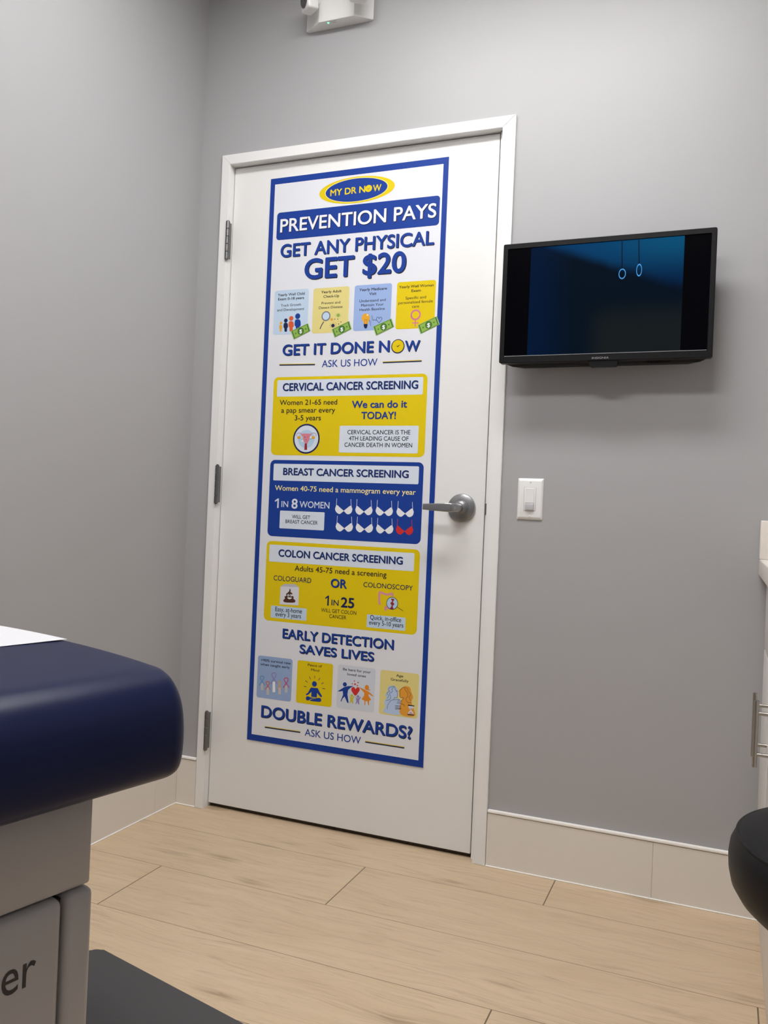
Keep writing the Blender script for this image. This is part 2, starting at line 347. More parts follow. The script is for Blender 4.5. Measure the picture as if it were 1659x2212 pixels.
def lettering(s, x0, x1, z0, z1, fn, bold=0.0):
    """Text fitted to a box, each point placed by fn(a, b); returns a bmesh."""
    vs, fs = text_mesh(s, bold); bm = bmesh.new()
    ax = [v[0] for v in vs]; ay = [v[1] for v in vs]
    vv = [bm.verts.new(fn(x0 + (a - min(ax)) / (max(ax) - min(ax)) * (x1 - x0), z0 + (b - min(ay)) / (max(ay) - min(ay)) * (z1 - z0))) for a, b, _ in vs]
    for f in fs:
        try: bm.faces.new([vv[i] for i in f])
        except ValueError: pass
    return bm
POSTER = [
 ('logo', 'oval yellow and blue clinic logo at top', 0, [
  ('e','Y',1,310.8,68.3,130.2,41.8),
  ('e','PY',2,310.0,68.3,109.3,37.9),
  ('e','B',3,310.0,68.3,106.7,36.1),
  ('t', 'MY DR N', 'Y', 4, 220.0, 341.6, 79.5, 20.8, 0.0186, None),
  ('t', 'W', 'Y', 4, 367.8, 396.1, 79.9, 20.4, 0.0186, None),
  ('e','Y',4,352.9,68.6,11.8,10.9),
  ('l','B',5,[(348.6,67.4),(352.6,71.4),(358.8,65.7)],1.2,0),
 ]),
 ('headline_banner', 'blue rounded banner reading PREVENTION PAYS', 0, [
  ('r','B',1,29.6,114.4,590.6,204.7,11),
  ('t', 'PREVENTION PAYS', 'W', 3, 42.7, 580.6, 180.1, 43.3, 0.0136, ('K', 2.2, 2.2)),
 ]),
 ('offer_headline', 'large blue lettering reading GET ANY PHYSICAL GET $20', 0, [
  ('t', 'GET ANY PHYSICAL', 'B', 3, 47.5, 577.2, 262.9, 43.3, 0.0217, ('K', 2.1, 2.1)),
  ('t', 'GET $20', 'B', 3, 138.5, 488.9, 340.3, 65.9, 0.0248, ('K', 2.8, 2.8)),
 ]),
 ('visit_card', 'pale blue card headed Yearly Well Child Exam', 0, [
  ('r','LB',1,32.9,370.2,158.4,514.6,8),
  ('t', 'Yearly Well Child', 'K', 2, 45.0, 143.4, 389.4, 8.6, 0.0155, None),
  ('t', 'Exam 0-18 years', 'K', 2, 46.5, 141.8, 402.8, 8.6, 0.0155, None),
  ('t', 'Track Growth', 'K', 2, 57.5, 131.6, 423.9, 8.2, 0.0037, None),
  ('t', 'and Development', 'K', 2, 44.7, 144.1, 438.2, 8.2, 0.0037, None),
  ('e','O',2,60.7,477.2,4.8,4.8),
  ('p','O',2,[(56.7,483.6),(63.2,483.8),(65.6,488.3),(65.9,494.7),(64.2,496.8),(64.0,504.3),(61.0,505.2),(58.0,504.0),(57.0,496.5),(55.1,494.2),(54.8,487.8)],1),
  ('e','N',2,78.3,469.8,6.8,6.8),
  ('p','N',2,[(73.5,477.4),(83.0,477.8),(86.4,483.7),(86.8,492.4),(84.3,495.1),(84.0,505.2),(79.7,506.4),(75.2,504.8),(73.9,494.7),(71.1,491.7),(70.7,483.0)],1),
  ('e','R',2,97.9,463.8,7.8,7.8),
  ('p','R',2,[(92.3,473.4),(103.6,473.9),(107.7,480.7),(108.2,490.6),(105.2,493.8),(104.8,505.3),(99.6,506.7),(94.2,504.8),(92.7,493.2),(89.3,489.8),(88.8,479.8)],1),
  ('e','B',2,121.3,457.7,9.2,9.2),
  ('p','B',2,[(115.1,468.4),(128.1,469.0),(132.8,477.0),(133.3,488.7),(129.9,492.4),(129.4,505.9),(123.5,507.6),(117.3,505.4),(115.6,491.7),(111.7,487.7),(111.2,476.0)],1),
 ]),
 ('banknote', 'small green banknote picture', 1, [
  ('p','GL',4,[(97.5,505.2),(160.7,482.2),(170.5,507.4),(110.5,533.2)],0),
  ('p','GD',5,[(100.5,505.3),(158.6,484.1),(167.7,507.3),(112.4,531.1)],0),
  ('p','GM',6,[(105.0,505.5),(155.6,487.1),(163.4,507.3),(115.4,528.0)],0),
  ('e','GD',7,134.9,506.9,11.6,11.6),
  ('e','GD',7,117.2,513.4,2.5,2.5),
  ('e','GD',7,152.6,500.5,2.5,2.5),
  ('t', '$', 'W', 8, 130.3, 140.2, 513.7, 12.6, 0.0248, None),
 ]),
 ('visit_card', 'pale yellow card headed Yearly Adult Check-Up', 0, [
  ('r','LY',1,175.0,371.6,302.0,516.4,8),
  ('t', 'Yearly Adult', 'K', 2, 202.8, 274.3, 389.1, 8.4, 0.0155, None),
  ('t', 'Check-Up', 'K', 2, 211.5, 266.6, 403.7, 8.4, 0.0155, None),
  ('t', 'Prevent and', 'K', 2, 205.5, 271.5, 424.5, 8.1, 0.0037, None),
  ('t', 'Detect Disease', 'K', 2, 196.8, 279.9, 438.8, 8.1, 0.0037, None),
  ('l','N',2,[(216.1,479.9),(208.7,491.2),(203.7,503.1)],2.8,0),
  ('e','GR',3,223.2,462.4,15.8,15.8),
  ('e','LB',4,223.2,462.4,11.9,11.9),
  ('e','GM',3,266.4,461.9,5.3,5.3),
  ('l','GM',3,[(266.4,461.9),(278.3,465.2)],0.6,0),
  ('l','GM',3,[(266.4,461.9),(273.4,470.0)],0.6,0),
  ('l','GM',3,[(266.4,461.9),(265.3,471.0)],0.6,0),
  ('l','GM',3,[(266.4,461.9),(257.6,467.8)],0.6,0),
  ('l','GM',3,[(266.4,461.9),(254.1,461.7)],0.6,0),
  ('l','GM',3,[(266.4,461.9),(256.3,455.8)],0.6,0),
  ('l','GM',3,[(266.4,461.9),(263.2,452.7)],0.6,0),
  ('l','GM',3,[(266.4,461.9),(271.6,453.9)],0.6,0),
  ('l','GM',3,[(266.4,461.9),(277.6,458.9)],0.6,0),
  ('e','O',3,244.4,474.1,3.5,3.5),
  ('l','O',3,[(244.4,474.1),(252.4,476.3)],0.6,0),
  ('l','O',3,[(244.4,474.1),(249.2,479.5)],0.6,0),
  ('l','O',3,[(244.4,474.1),(243.7,480.2)],0.6,0),
  ('l','O',3,[(244.4,474.1),(238.6,478.1)],0.6,0),
  ('l','O',3,[(244.4,474.1),(236.2,474.0)],0.6,0),
  ('l','O',3,[(244.4,474.1),(237.6,470.1)],0.6,0),
  ('l','O',3,[(244.4,474.1),(242.3,468.0)],0.6,0),
  ('l','O',3,[(244.4,474.1),(247.9,468.8)],0.6,0),
  ('l','O',3,[(244.4,474.1),(251.9,472.1)],0.6,0),
  ('e','N',3,249.3,493.9,5.6,5.6),
  ('l','N',3,[(249.3,493.9),(261.9,497.3)],0.6,0),
  ('l','N',3,[(249.3,493.9),(256.8,502.4)],0.6,0),
  ('l','N',3,[(249.3,493.9),(248.1,503.5)],0.6,0),
  ('l','N',3,[(249.3,493.9),(240.0,500.1)],0.6,0),
  ('l','N',3,[(249.3,493.9),(236.2,493.8)],0.6,0),
  ('l','N',3,[(249.3,493.9),(238.6,487.5)],0.6,0),
  ('l','N',3,[(249.3,493.9),(245.9,484.2)],0.6,0),
  ('l','N',3,[(249.3,493.9),(254.8,485.4)],0.6,0),
  ('l','N',3,[(249.3,493.9),(261.1,490.6)],0.6,0),
  ('e','N',3,255.2,473.8,1.6,1.6),
  ('e','O',3,268.3,481.5,1.6,1.6),
  ('e','N',3,276.8,483.6,1.6,1.6),
  ('e','O',3,260.7,487.3,1.6,1.6),
  ('e','N',3,269.3,489.8,1.6,1.6),
  ('e','O',3,250.8,483.3,1.6,1.6),
  ('e','N',3,265.0,474.2,1.6,1.6),
 ]),
 ('banknote', 'small green banknote picture', 1, [
  ('p','GL',4,[(245.0,506.1),(306.1,481.5),(315.7,507.4),(256.6,532.3)],0),
  ('p','GD',5,[(247.9,506.2),(304.1,483.5),(312.9,507.4),(258.6,530.3)],0),
  ('p','GM',6,[(252.2,506.3),(301.1,486.5),(308.7,507.3),(261.5,527.2)],0),
  ('e','GD',7,281.0,506.8,11.4,11.4),
  ('e','GD',7,263.8,513.8,2.4,2.4),
  ('e','GD',7,298.0,499.9,2.4,2.4),
  ('t', '$', 'W', 8, 276.5, 286.1, 513.6, 12.6, 0.0248, None),
 ]),
 ('visit_card', 'mid blue card headed Yearly Medicare Visit', 0, [
  ('r','MB',1,319.7,371.1,445.9,514.7,8),
  ('t', 'Yearly Medicare', 'K', 2, 336.0, 429.3, 390.2, 8.5, 0.0155, None),
  ('t', 'Visit', 'K', 2, 370.3, 394.7, 404.1, 8.5, 0.0155, None),
  ('t', 'Understand and', 'K', 2, 337.8, 426.5, 425.2, 8.1, 0.0037, None),
  ('t', 'Maintain Your', 'K', 2, 344.3, 420.7, 438.8, 8.1, 0.0037, None),
  ('t', 'Health Baseline', 'K', 2, 339.5, 424.9, 452.6, 8.1, 0.0037, None),
  ('p','O',2,[(361.3,460.9),(371.1,464.5),(376.2,476.7),(372.1,485.7),(368.5,494.7),(357.1,494.1),(353.0,484.8),(347.8,476.2),(351.7,464.5)],1),
  ('p','N',3,[(355.9,493.7),(369.1,494.3),(368.8,502.0),(366.1,508.3),(360.5,508.0),(356.6,501.4)],0),
  ('e','PY',3,367.2,466.2,2.8,2.8),
  ('l','BR',3,[(359.4,493.3),(358.3,481.3),(361.2,479.6),(363.3,481.6),(366.2,479.9),(366.4,493.6)],0.7,0),
  ('l','N',3,[(373.3,482.0),(376.3,486.2),(379.7,500.7),(382.6,468.2),(386.9,484.2),(391.7,482.0),(398.8,484.7)],1.2,0),
  ('l','N',3,[(407.6,492.8),(400.3,484.3),(398.5,478.7),(401.3,474.6),(405.3,475.9),(407.4,479.7),(410.2,475.6),(414.1,475.3),(416.7,479.6),(414.9,484.9),(407.6,492.8)],1.2,1),
 ]),
 ('banknote', 'small green banknote picture', 1, [
  ('p','GL',4,[(387.2,503.7),(449.0,480.6),(459.5,507.0),(399.0,532.5)],0),
  ('p','GD',5,[(390.1,503.9),(447.0,482.6),(456.7,506.9),(401.0,530.4)],0),
  ('p','GM',6,[(394.5,504.2),(444.0,485.6),(452.4,506.8),(404.0,527.2)],0),
  ('e','GD',7,423.8,505.9,11.3,11.3),
  ('e','GD',7,406.5,512.4,2.4,2.4),
  ('e','GD',7,441.0,499.4,2.4,2.4),
  ('t', '$', 'W', 8, 419.3, 428.9, 512.8, 12.8, 0.0248, None),
 ]),
 ('visit_card', 'bright yellow card headed Yearly Well Woman Exam', 0, [
  ('r','Y',1,462.9,370.2,589.2,515.4,8),
  ('t', 'Yearly Well Woman', 'K', 2, 469.7, 581.9, 389.6, 8.3, 0.0155, None),
  ('t', 'Exam', 'K', 2, 510.7, 541.1, 403.3, 8.3, 0.0155, None),
  ('t', 'Specific and', 'K', 2, 492.5, 559.1, 424.7, 8.3, 0.0037, None),
  ('t', 'personalized female', 'K', 2, 470.0, 581.3, 438.2, 8.3, 0.0037, None),
  ('t', 'care', 'K', 2, 514.8, 537.6, 451.4, 8.3, 0.0037, None),
  ('e','PK',2,527.6,473.6,16.7,16.7),
  ('e','Y',3,527.6,473.6,11.4,11.4),
  ('l','PK',3,[(527.3,487.6),(527.5,509.1)],3.2,0),
  ('l','PK',3,[(516.5,498.2),(538.4,498.5)],3.2,0),
 ]),
 ('banknote', 'small green banknote picture', 1, [
  ('p','GL',4,[(535.3,505.9),(596.3,480.8),(606.7,506.5),(546.0,533.1)],0),
  ('p','GD',5,[(538.2,505.9),(594.3,482.9),(603.9,506.5),(548.0,531.0)],0),
  ('p','GM',6,[(542.5,506.0),(591.3,485.9),(599.6,506.5),(551.1,527.8)],0),
  ('e','GD',7,571.2,506.5,11.3,11.3),
  ('e','GD',7,554.1,513.6,2.4,2.4),
  ('e','GD',7,588.2,499.5,2.4,2.4),
  ('t', '$', 'W', 8, 566.7, 576.3, 513.5, 13.0, 0.0248, None),
 ]),
 ('slogan', 'blue slogan reading GET IT DONE NOW with yellow clock', 0, [
  ('t', 'GET IT DONE N', 'B', 3, 71.0, 446.2, 583.9, 35.7, 0.0217, ('K', 2.0, 2.0)),
  ('t', 'W', 'B', 3, 496.7, 546.1, 584.9, 33.6, 0.0217, ('K', 2.0, 2.0)),
  ('e','N',2,473.9,568.0,22.1,22.1),
  ('e','Y',3,473.8,567.4,19.1,19.1),
  ('p','K',4,[(467.9,565.4),(472.4,567.6),(482.0,561.8),(473.3,570.8)],0),
 ]),
 ('tagline', 'navy line reading ASK US HOW between yellow rules', 0, [
  ('t', 'ASK US HOW', 'B', 2, 215.9, 408.0, 625.4, 22.1, 0.005, None),
  ('l','N',2,[(61.4,614.5),(191.6,616.6)],3.6,0),
  ('l','Y',3,[(61.3,611.5),(191.5,613.7)],1.8,0),
  ('l','N',2,[(426.0,616.9),(553.9,615.8)],3.6,0),
  ('l','Y',3,[(425.9,614.1),(553.8,613.0)],1.8,0),
 ]),
 ('screening_panel', 'yellow panel headed CERVICAL CANCER SCREENING', 0, [
  ('r','Y',1,43.6,654.0,575.3,907.9,17),
  ('t', 'Women 21-65 need', 'K', 3, 69.0, 275.9, 745.2, 16.7, 0.0093, None),
  ('t', 'a pap smear every', 'K', 3, 76.0, 270.0, 770.3, 16.7, 0.0093, None),
  ('t', '3-5 years', 'K', 3, 126.4, 220.8, 795.1, 16.6, 0.0093, None),
  ('t', 'We can do it', 'B', 3, 326.7, 511.7, 756.4, 22.5, 0.0186, ('K', 0.8, 0.8)),
  ('t', 'TODAY!', 'B', 3, 360.9, 476.6, 791.2, 22.4, 0.0186, ('K', 0.8, 0.8)),
 ]),
 ('title_strip', 'pale title strip reading CERVICAL CANCER SCREENING', 1, [
  ('r','LW',2,57.1,664.0,561.4,717.5,4),
  ('t', 'CERVICAL CANCER SCREENING', 'DB', 4, 77.9, 545.5, 699.5, 25.5, 0.0217, ('K', 0.8, 0.8)),
 ]),
 ('fact_box', 'pale box reading CERVICAL CANCER IS THE 4TH LEADING CAUSE OF CANCER DEATH IN WOMEN', 1, [
  ('r','LW',2,288.4,812.4,553.2,896.8,4),
  ('t', 'CERVICAL CANCER IS THE', 'K', 3, 316.0, 526.8, 839.2, 13.4, 0.0093, None),
  ('t', '4TH LEADING CAUSE OF', 'K', 3, 321.9, 521.8, 858.7, 13.3, 0.0093, None),
  ('t', 'CANCER DEATH IN WOMEN', 'K', 3, 307.4, 534.7, 878.8, 13.4, 0.0093, None),
 ]),
 ('round_icon', 'round navy ringed icon of a pink uterus', 1, [
  ('e','N',2,171.5,854.3,48.1,48.1),
  ('e','LW',3,171.5,854.3,42.8,42.8),
  ('e','SB',4,171.5,854.8,29.0,29.0),
  ('l','MV',5,[(157.7,840.5),(149.4,836.0),(141.3,836.1),(135.9,840.6),(137.7,846.0)],1.6,1),
  ('l','MV',5,[(185.8,840.4),(193.6,835.9),(201.6,835.9),(206.8,840.3),(205.1,845.7)],1.6,1),
  ('e','O',6,145.0,850.3,6.3,4.7),
  ('e','O',6,196.8,850.0,6.2,4.6),
  ('p','PK2',5,[(151.6,839.2),(171.6,837.3),(189.8,839.0),(185.1,845.8),(182.6,857.4),(177.1,868.2),(173.3,871.4),(168.1,868.3),(161.6,859.3),(158.0,847.7)],1),
  ('p','DR',6,[(167.1,869.2),(174.7,869.1),(176.4,889.7),(166.3,889.8)],0),
  ('e','N',6,166.7,849.3,1.4,1.8),
  ('l','N',6,[(173.7,849.6),(176.0,848.5),(178.5,849.6)],0.6,0),
  ('l','N',6,[(169.1,857.1),(171.1,858.2),(173.1,857.0)],0.9,0),
  ('e','W',6,157.7,861.2,3.2,3.4),
  ('e','W',6,187.3,849.3,3.2,3.4),
  ('l','N',5,[(158.4,854.9),(153.4,856.7)],0.7,0),
  ('l','N',5,[(184.1,856.1),(190.5,854.2)],0.7,0),
 ]),
 ('screening_panel', 'blue panel headed BREAST CANCER SCREENING', 0, [
  ('r','B',1,43.6,923.6,574.7,1172.1,17),
  ('t', 'Women 40-75 need a mammogram every year', 'PY', 3, 64.8, 552.7, 1022.7, 16.4, 0.0074, None),
  ('p','LW',3,[(81.2,1079.7),(81.2,1048.8),(76.7,1048.8),(65.7,1056.8),(68.0,1059.9),(75.9,1055.6),(75.9,1079.7)],0),
  ('t', 'IN', 'LW', 3, 91.3, 115.9, 1075.9, 19.2, 0.0074, None),
  ('t', '8', 'LW', 3, 128.3, 150.3, 1079.8, 31.7, 0.0186, None),
  ('t', 'WOMEN', 'LW', 3, 157.4, 264.0, 1075.2, 20.4, 0.0074, None),
 ]),
 ('title_strip', 'pale title strip reading BREAST CANCER SCREENING', 1, [
  ('r','LW',2,56.7,935.9,559.8,990.4,4),
  ('t', 'BREAST CANCER SCREENING', 'DB', 4, 92.4, 526.9, 972.0, 23.2, 0.0217, ('K', 0.8, 0.8)),
 ]),
 ('fact_box', 'pale box reading WILL GET BREAST CANCER', 1, [
  ('r','LW',2,87.3,1087.7,248.1,1145.2,3),
  ('t', 'WILL GET', 'K', 3, 131.9, 197.2, 1111.4, 11.5, 0.0074, None),
  ('t', 'BREAST CANCER', 'K', 3, 109.1, 225.1, 1127.7, 11.5, 0.0074, None),
 ]),
 ('bra_icon', None, 1, [
  ('p','W',3,[(289.8,1062.8),(302.2,1071.2),(313.0,1078.9),(313.9,1080.3),(315.1,1080.2),(315.9,1078.8),(326.0,1071.0),(337.5,1063.3),(342.5,1069.7),(343.9,1075.6),(340.8,1084.8),(332.8,1090.1),(325.4,1089.6),(319.2,1084.6),(314.6,1081.3),(310.2,1084.3),(303.0,1089.8),(296.5,1090.1),(288.4,1084.7),(284.4,1076.4),(285.6,1070.0)],1),
  ('l','W',3,[(288.8,1041.7),(288.3,1057.6),(287.7,1070.0)],1.3,0),
  ('l','W',3,[(337.7,1042.9),(339.0,1057.6),(340.7,1069.8)],1.3,0),
 ]),
 ('bra_icon', None, 1, [
  ('p','W',3,[(359.6,1063.2),(371.7,1071.5),(382.3,1079.1),(383.2,1080.4),(384.4,1080.4),(385.2,1079.0),(395.1,1071.3),(406.3,1063.6),(411.2,1070.0),(412.7,1075.8),(409.6,1085.0),(401.7,1090.1),(394.5,1089.7),(388.4,1084.7),(383.9,1081.4),(379.6,1084.4),(372.6,1089.9),(366.1,1090.1),(358.2,1084.9),(354.3,1076.6),(355.5,1070.3)],1),
  ('l','W',3,[(358.6,1042.3),(358.2,1058.0),(357.6,1070.2)],1.3,0),
  ('l','W',3,[(406.5,1043.5),(407.8,1058.0),(409.5,1070.1)],1.3,0),
 ]),
 ('bra_icon', None, 1, [
  ('p','W',3,[(428.4,1063.2),(440.3,1071.4),(450.6,1078.9),(451.6,1080.2),(452.7,1080.2),(453.5,1078.8),(463.1,1071.2),(474.2,1063.6),(479.0,1069.9),(480.4,1075.7),(477.4,1084.7),(469.7,1089.8),(462.6,1089.4),(456.6,1084.5),(452.2,1081.2),(448.0,1084.2),(441.1,1089.6),(434.8,1089.9),(427.1,1084.6),(423.2,1076.5),(424.4,1070.2)],1),
  ('l','W',3,[(427.4,1042.4),(427.0,1058.0),(426.4,1070.1)],1.3,0),
  ('l','W',3,[(474.4,1043.6),(475.6,1058.0),(477.3,1070.0)],1.3,0),
 ]),
 ('bra_icon', None, 1, [
  ('p','W',3,[(497.7,1064.1),(509.3,1072.2),(519.5,1079.7),(520.4,1081.0),(521.5,1081.0),(522.3,1079.6),(531.8,1072.0),(542.6,1064.5),(547.3,1070.8),(548.7,1076.5),(545.8,1085.4),(538.2,1090.5),(531.2,1090.1),(525.4,1085.2),(521.0,1082.0),(516.9,1084.9),(510.2,1090.3),(504.0,1090.5),(496.4,1085.4),(492.6,1077.3),(493.8,1071.1)],1),
  ('l','W',3,[(496.8,1043.6),(496.3,1059.0),(495.7,1071.0)],1.3,0),
  ('l','W',3,[(542.8,1044.8),(544.0,1059.0),(545.7,1070.8)],1.3,0),
 ]),
 ('bra_icon', None, 1, [
  ('p','W',3,[(294.3,1118.0),(306.7,1126.2),(317.5,1133.8),(318.4,1135.2),(319.6,1135.1),(320.4,1133.7),(330.5,1125.9),(341.9,1118.0),(347.0,1124.5),(348.4,1130.3),(345.3,1139.6),(337.3,1144.8),(329.9,1144.5),(323.7,1139.5),(319.1,1136.2),(314.8,1139.2),(307.6,1144.8),(301.0,1145.1),(293.0,1139.9),(289.0,1131.6),(290.2,1125.2)],1),
  ('l','W',3,[(293.3,1096.9),(292.9,1112.8),(292.3,1125.1)],1.3,0),
  ('l','W',3,[(342.2,1097.7),(343.4,1112.4),(345.2,1124.5)],1.3,0),
 ]),
 ('bra_icon', None, 1, [
  ('p','W',3,[(363.7,1117.8),(375.8,1126.0),(386.3,1133.5),(387.3,1134.9),(388.4,1134.8),(389.3,1133.4),(399.1,1125.6),(410.3,1117.9),(415.3,1124.2),(416.7,1130.0),(413.6,1139.2),(405.8,1144.4),(398.5,1144.1),(392.4,1139.1),(387.9,1135.9),(383.7,1138.8),(376.6,1144.4),(370.2,1144.7),(362.3,1139.5),(358.4,1131.3),(359.6,1125.0)],1),
  ('l','W',3,[(362.7,1096.9),(362.2,1112.6),(361.6,1124.9)],1.3,0),
  ('l','W',3,[(410.6,1097.7),(411.8,1112.2),(413.5,1124.3)],1.3,0),
 ]),
 ('bra_icon', None, 1, [
  ('p','W',3,[(432.4,1118.3),(444.3,1126.4),(454.6,1133.8),(455.6,1135.2),(456.7,1135.1),(457.5,1133.7),(467.1,1126.0),(478.2,1118.3),(483.0,1124.6),(484.4,1130.4),(481.4,1139.4),(473.7,1144.6),(466.5,1144.3),(460.6,1139.4),(456.2,1136.2),(452.0,1139.1),(445.1,1144.6),(438.8,1144.9),(431.1,1139.7),(427.3,1131.6),(428.4,1125.4)],1),
  ('l','W',3,[(431.5,1097.6),(431.0,1113.2),(430.4,1125.3)],1.3,0),
  ('l','W',3,[(478.4,1098.4),(479.6,1112.8),(481.3,1124.7)],1.3,0),
 ]),
 ('bra_icon', 'red bra icon', 1, [
  ('p','R2',3,[(498.3,1118.8),(510.0,1126.8),(520.2,1134.2),(521.1,1135.5),(522.2,1135.5),(523.0,1134.1),(532.4,1126.5),(543.2,1118.9),(548.0,1125.1),(549.4,1130.8),(546.4,1139.8),(538.8,1144.9),(531.8,1144.6),(526.0,1139.7),(521.7,1136.5),(517.6,1139.4),(510.8,1144.9),(504.6,1145.2),(497.1,1140.1),(493.3,1132.0),(494.4,1125.8)],1),
  ('l','R2',3,[(497.4,1098.3),(497.0,1113.7),(496.4,1125.7)],1.3,0),
  ('l','R2',3,[(543.5,1099.1),(544.7,1113.4),(546.3,1125.2)],1.3,0),
 ]),
 ('screening_panel', 'yellow panel headed COLON CANCER SCREENING', 0, [
  ('r','Y',1,43.2,1188.0,574.6,1447.2,17),
  ('t', 'Adults 45-75 need a screening', 'K', 3, 149.6, 468.6, 1279.2, 17.0, 0.0093, None),
  ('t', 'COLOGUARD', 'N', 3, 74.2, 211.2, 1315.0, 15.8, 0.0062, None),
  ('t', 'COLONOSCOPY', 'N', 3, 392.7, 556.4, 1313.9, 15.1, 0.0062, None),
  ('t', 'OR', 'B', 3, 279.9, 335.1, 1322.8, 27.4, 0.0217, ('K', 1.5, 1.5)),
  ('p','N',3,[(276.3,1381.9),(276.3,1350.1),(271.7,1350.1),(262.2,1358.3),(264.6,1361.5),(270.9,1357.1),(270.9,1381.9)],0),
  ('t', 'IN', 'N', 3, 285.5, 310.6, 1379.8, 18.0, 0.0124, None),
  ('t', '25', 'N', 3, 318.2, 364.5, 1383.4, 31.9, 0.0248, None),
  ('t', 'WILL GET COLON', 'K', 3, 250.4, 372.7, 1402.8, 11.4, 0.005, None),
  ('t', 'CANCER', 'K', 3, 280.0, 338.9, 1419.9, 11.3, 0.005, None),
 ]),
 ('title_strip', 'pale title strip reading COLON CANCER SCREENING', 1, [
  ('r','LW',2,54.0,1199.7,556.9,1254.9,4),
  ('t', 'COLON CANCER SCREENING', 'DB', 4, 88.1, 519.8, 1236.8, 23.4, 0.0217, ('K', 0.8, 0.8)),
 ]),
 ('fact_box', 'pale blue box reading Easy, at-home every 3 years', 1, [
  ('r','LB',2,69.2,1397.3,199.0,1436.6,3),
  ('t', 'Easy, at-home', 'K', 3, 85.0, 182.4, 1414.5, 14.4, 0.0062, None),
  ('t', 'every 3 years', 'K', 3, 86.9, 179.8, 1430.4, 14.4, 0.0062, None),
 ]),
 ('fact_box', 'pale blue box reading Quick, in-office every 5-10 years', 1, [
  ('r','LB',2,408.8,1397.7,537.2,1437.6,3),
  ('t', 'Quick, in-office', 'K', 3, 419.9, 522.9, 1412.5, 13.7, 0.0062, None),
  ('t', 'every 5-10 years', 'K', 3, 417.1, 530.5, 1428.4, 13.7, 0.0062, None),
 ]),
 ('box_icon', 'grey kit box icon with a brown swirl pile', 1, [
  ('p','LG',2,[(100.9,1333.2),(115.3,1324.6),(152.6,1322.0),(168.3,1331.2)],0),
  ('p','GW',3,[(100.9,1333.2),(168.3,1331.2),(168.8,1389.7),(100.5,1391.7)],0),
  ('p','BR',4,[(134.9,1337.7),(139.1,1344.0),(137.6,1347.8),(145.4,1353.0),(143.7,1359.5),(150.4,1363.3),(150.0,1369.0),(156.8,1374.3),(154.5,1381.0),(136.1,1383.1),(118.1,1383.0),(113.3,1377.6),(119.2,1370.6),(117.3,1365.8),(123.6,1361.0),(122.7,1355.9),(129.0,1350.5),(133.3,1345.8)],1),
  ('e','W',5,130.7,1359.9,3.6,3.7),
  ('e','N',6,130.7,1359.9,1.6,2.0),
  ('e','W',5,140.8,1359.1,3.6,3.7),
  ('e','N',6,140.8,1359.1,1.6,2.0),
  ('p','W',5,[(127.8,1367.0),(144.1,1366.6),(140.4,1370.6),(135.9,1371.9),(131.3,1370.8)],1),
 ]),
 ('colon_icon', 'pink colon icon under a magnifying glass', 1, [
  ('l','PK3',2,[(450.5,1365.2),(447.9,1353.0),(447.4,1328.8),(453.3,1327.8),(473.6,1331.8),(489.7,1327.9),(491.5,1335.9)],7,1),
  ('l','PK3',2,[(491.8,1372.9),(478.5,1372.6),(470.1,1370.5),(470.0,1381.5)],7,1),
  ('l','N',3,[(506.1,1366.2),(528.0,1377.6)],1.4,0),
  ('e','N',3,491.1,1357.3,19.3,19.3),
  ('e','SB',4,491.1,1357.3,17.6,17.6),
  ('p','DR',5,[(486.6,1344.0),(497.8,1344.2),(493.8,1353.5),(498.5,1358.7),(493.5,1365.9),(496.2,1373.9),(485.0,1373.7),(489.9,1364.8),(485.4,1356.9),(490.8,1351.0)],1),
 ]),
 ('detection_headline', 'blue lettering reading EARLY DETECTION SAVES LIVES', 0, [
  ('t', 'EARLY DETECTION', 'B', 3, 115.7, 501.4, 1498.8, 30.7, 0.0186, ('K', 2.0, 2.0)),
  ('t', 'SAVES LIVES', 'B', 3, 179.5, 438.2, 1541.0, 28.4, 0.0186, ('K', 2.0, 2.0)),
 ]),
 ('benefit_card', 'dusty blue card of awareness ribbons', 0, [
  ('r','SL',1,28.7,1563.7,156.4,1700.5,8),
  ('t', '>90% survival rate', 'K', 2, 40.0, 149.5, 1581.5, 8.0, 0.0093, None),
  ('t', 'when caught early', 'K', 2, 39.0, 146.7, 1595.0, 8.0, 0.0093, None),
  ('p','SK',2,[(43.6,1653.7),(52.3,1652.7),(54.3,1675.4),(43.8,1676.7)],0),
  ('l','C1',3,[(58.7,1658.7),(49.9,1648.2),(40.6,1637.8),(42.9,1630.8),(50.7,1630.0),(53.7,1636.3),(45.9,1648.7),(37.8,1661.1)],2.6,1),
  ('p','SK',2,[(65.4,1665.7),(74.1,1664.7),(76.0,1687.3),(65.6,1688.6)],0),
  ('l','R',3,[(78.8,1669.8),(71.4,1661.0),(63.5,1652.2),(65.5,1646.3),(72.1,1645.5),(74.6,1650.9),(68.1,1661.4),(61.1,1671.9)],2.21,1),
  ('p','W',2,[(87.1,1643.4),(95.8,1642.4),(98.3,1676.3),(88.0,1677.5)],0),
  ('l','VI',3,[(104.2,1649.4),(93.8,1636.9),(82.7,1624.5),(85.5,1616.2),(94.8,1615.2),(98.3,1622.8),(89.1,1637.5),(79.4,1652.3)],3.12,1),
  ('p','SK',2,[(109.1,1659.7),(117.7,1658.7),(119.7,1681.1),(109.4,1682.4)],0),
  ('l','O',3,[(122.4,1663.7),(115.1,1654.9),(107.3,1646.2),(109.2,1640.3),(115.8,1639.6),(118.2,1644.9),(111.8,1655.3),(105.0,1665.8)],2.21,1),
  ('p','SK',2,[(132.8,1650.7),(141.3,1649.7),(143.2,1672.1),(133.0,1673.3)],0),
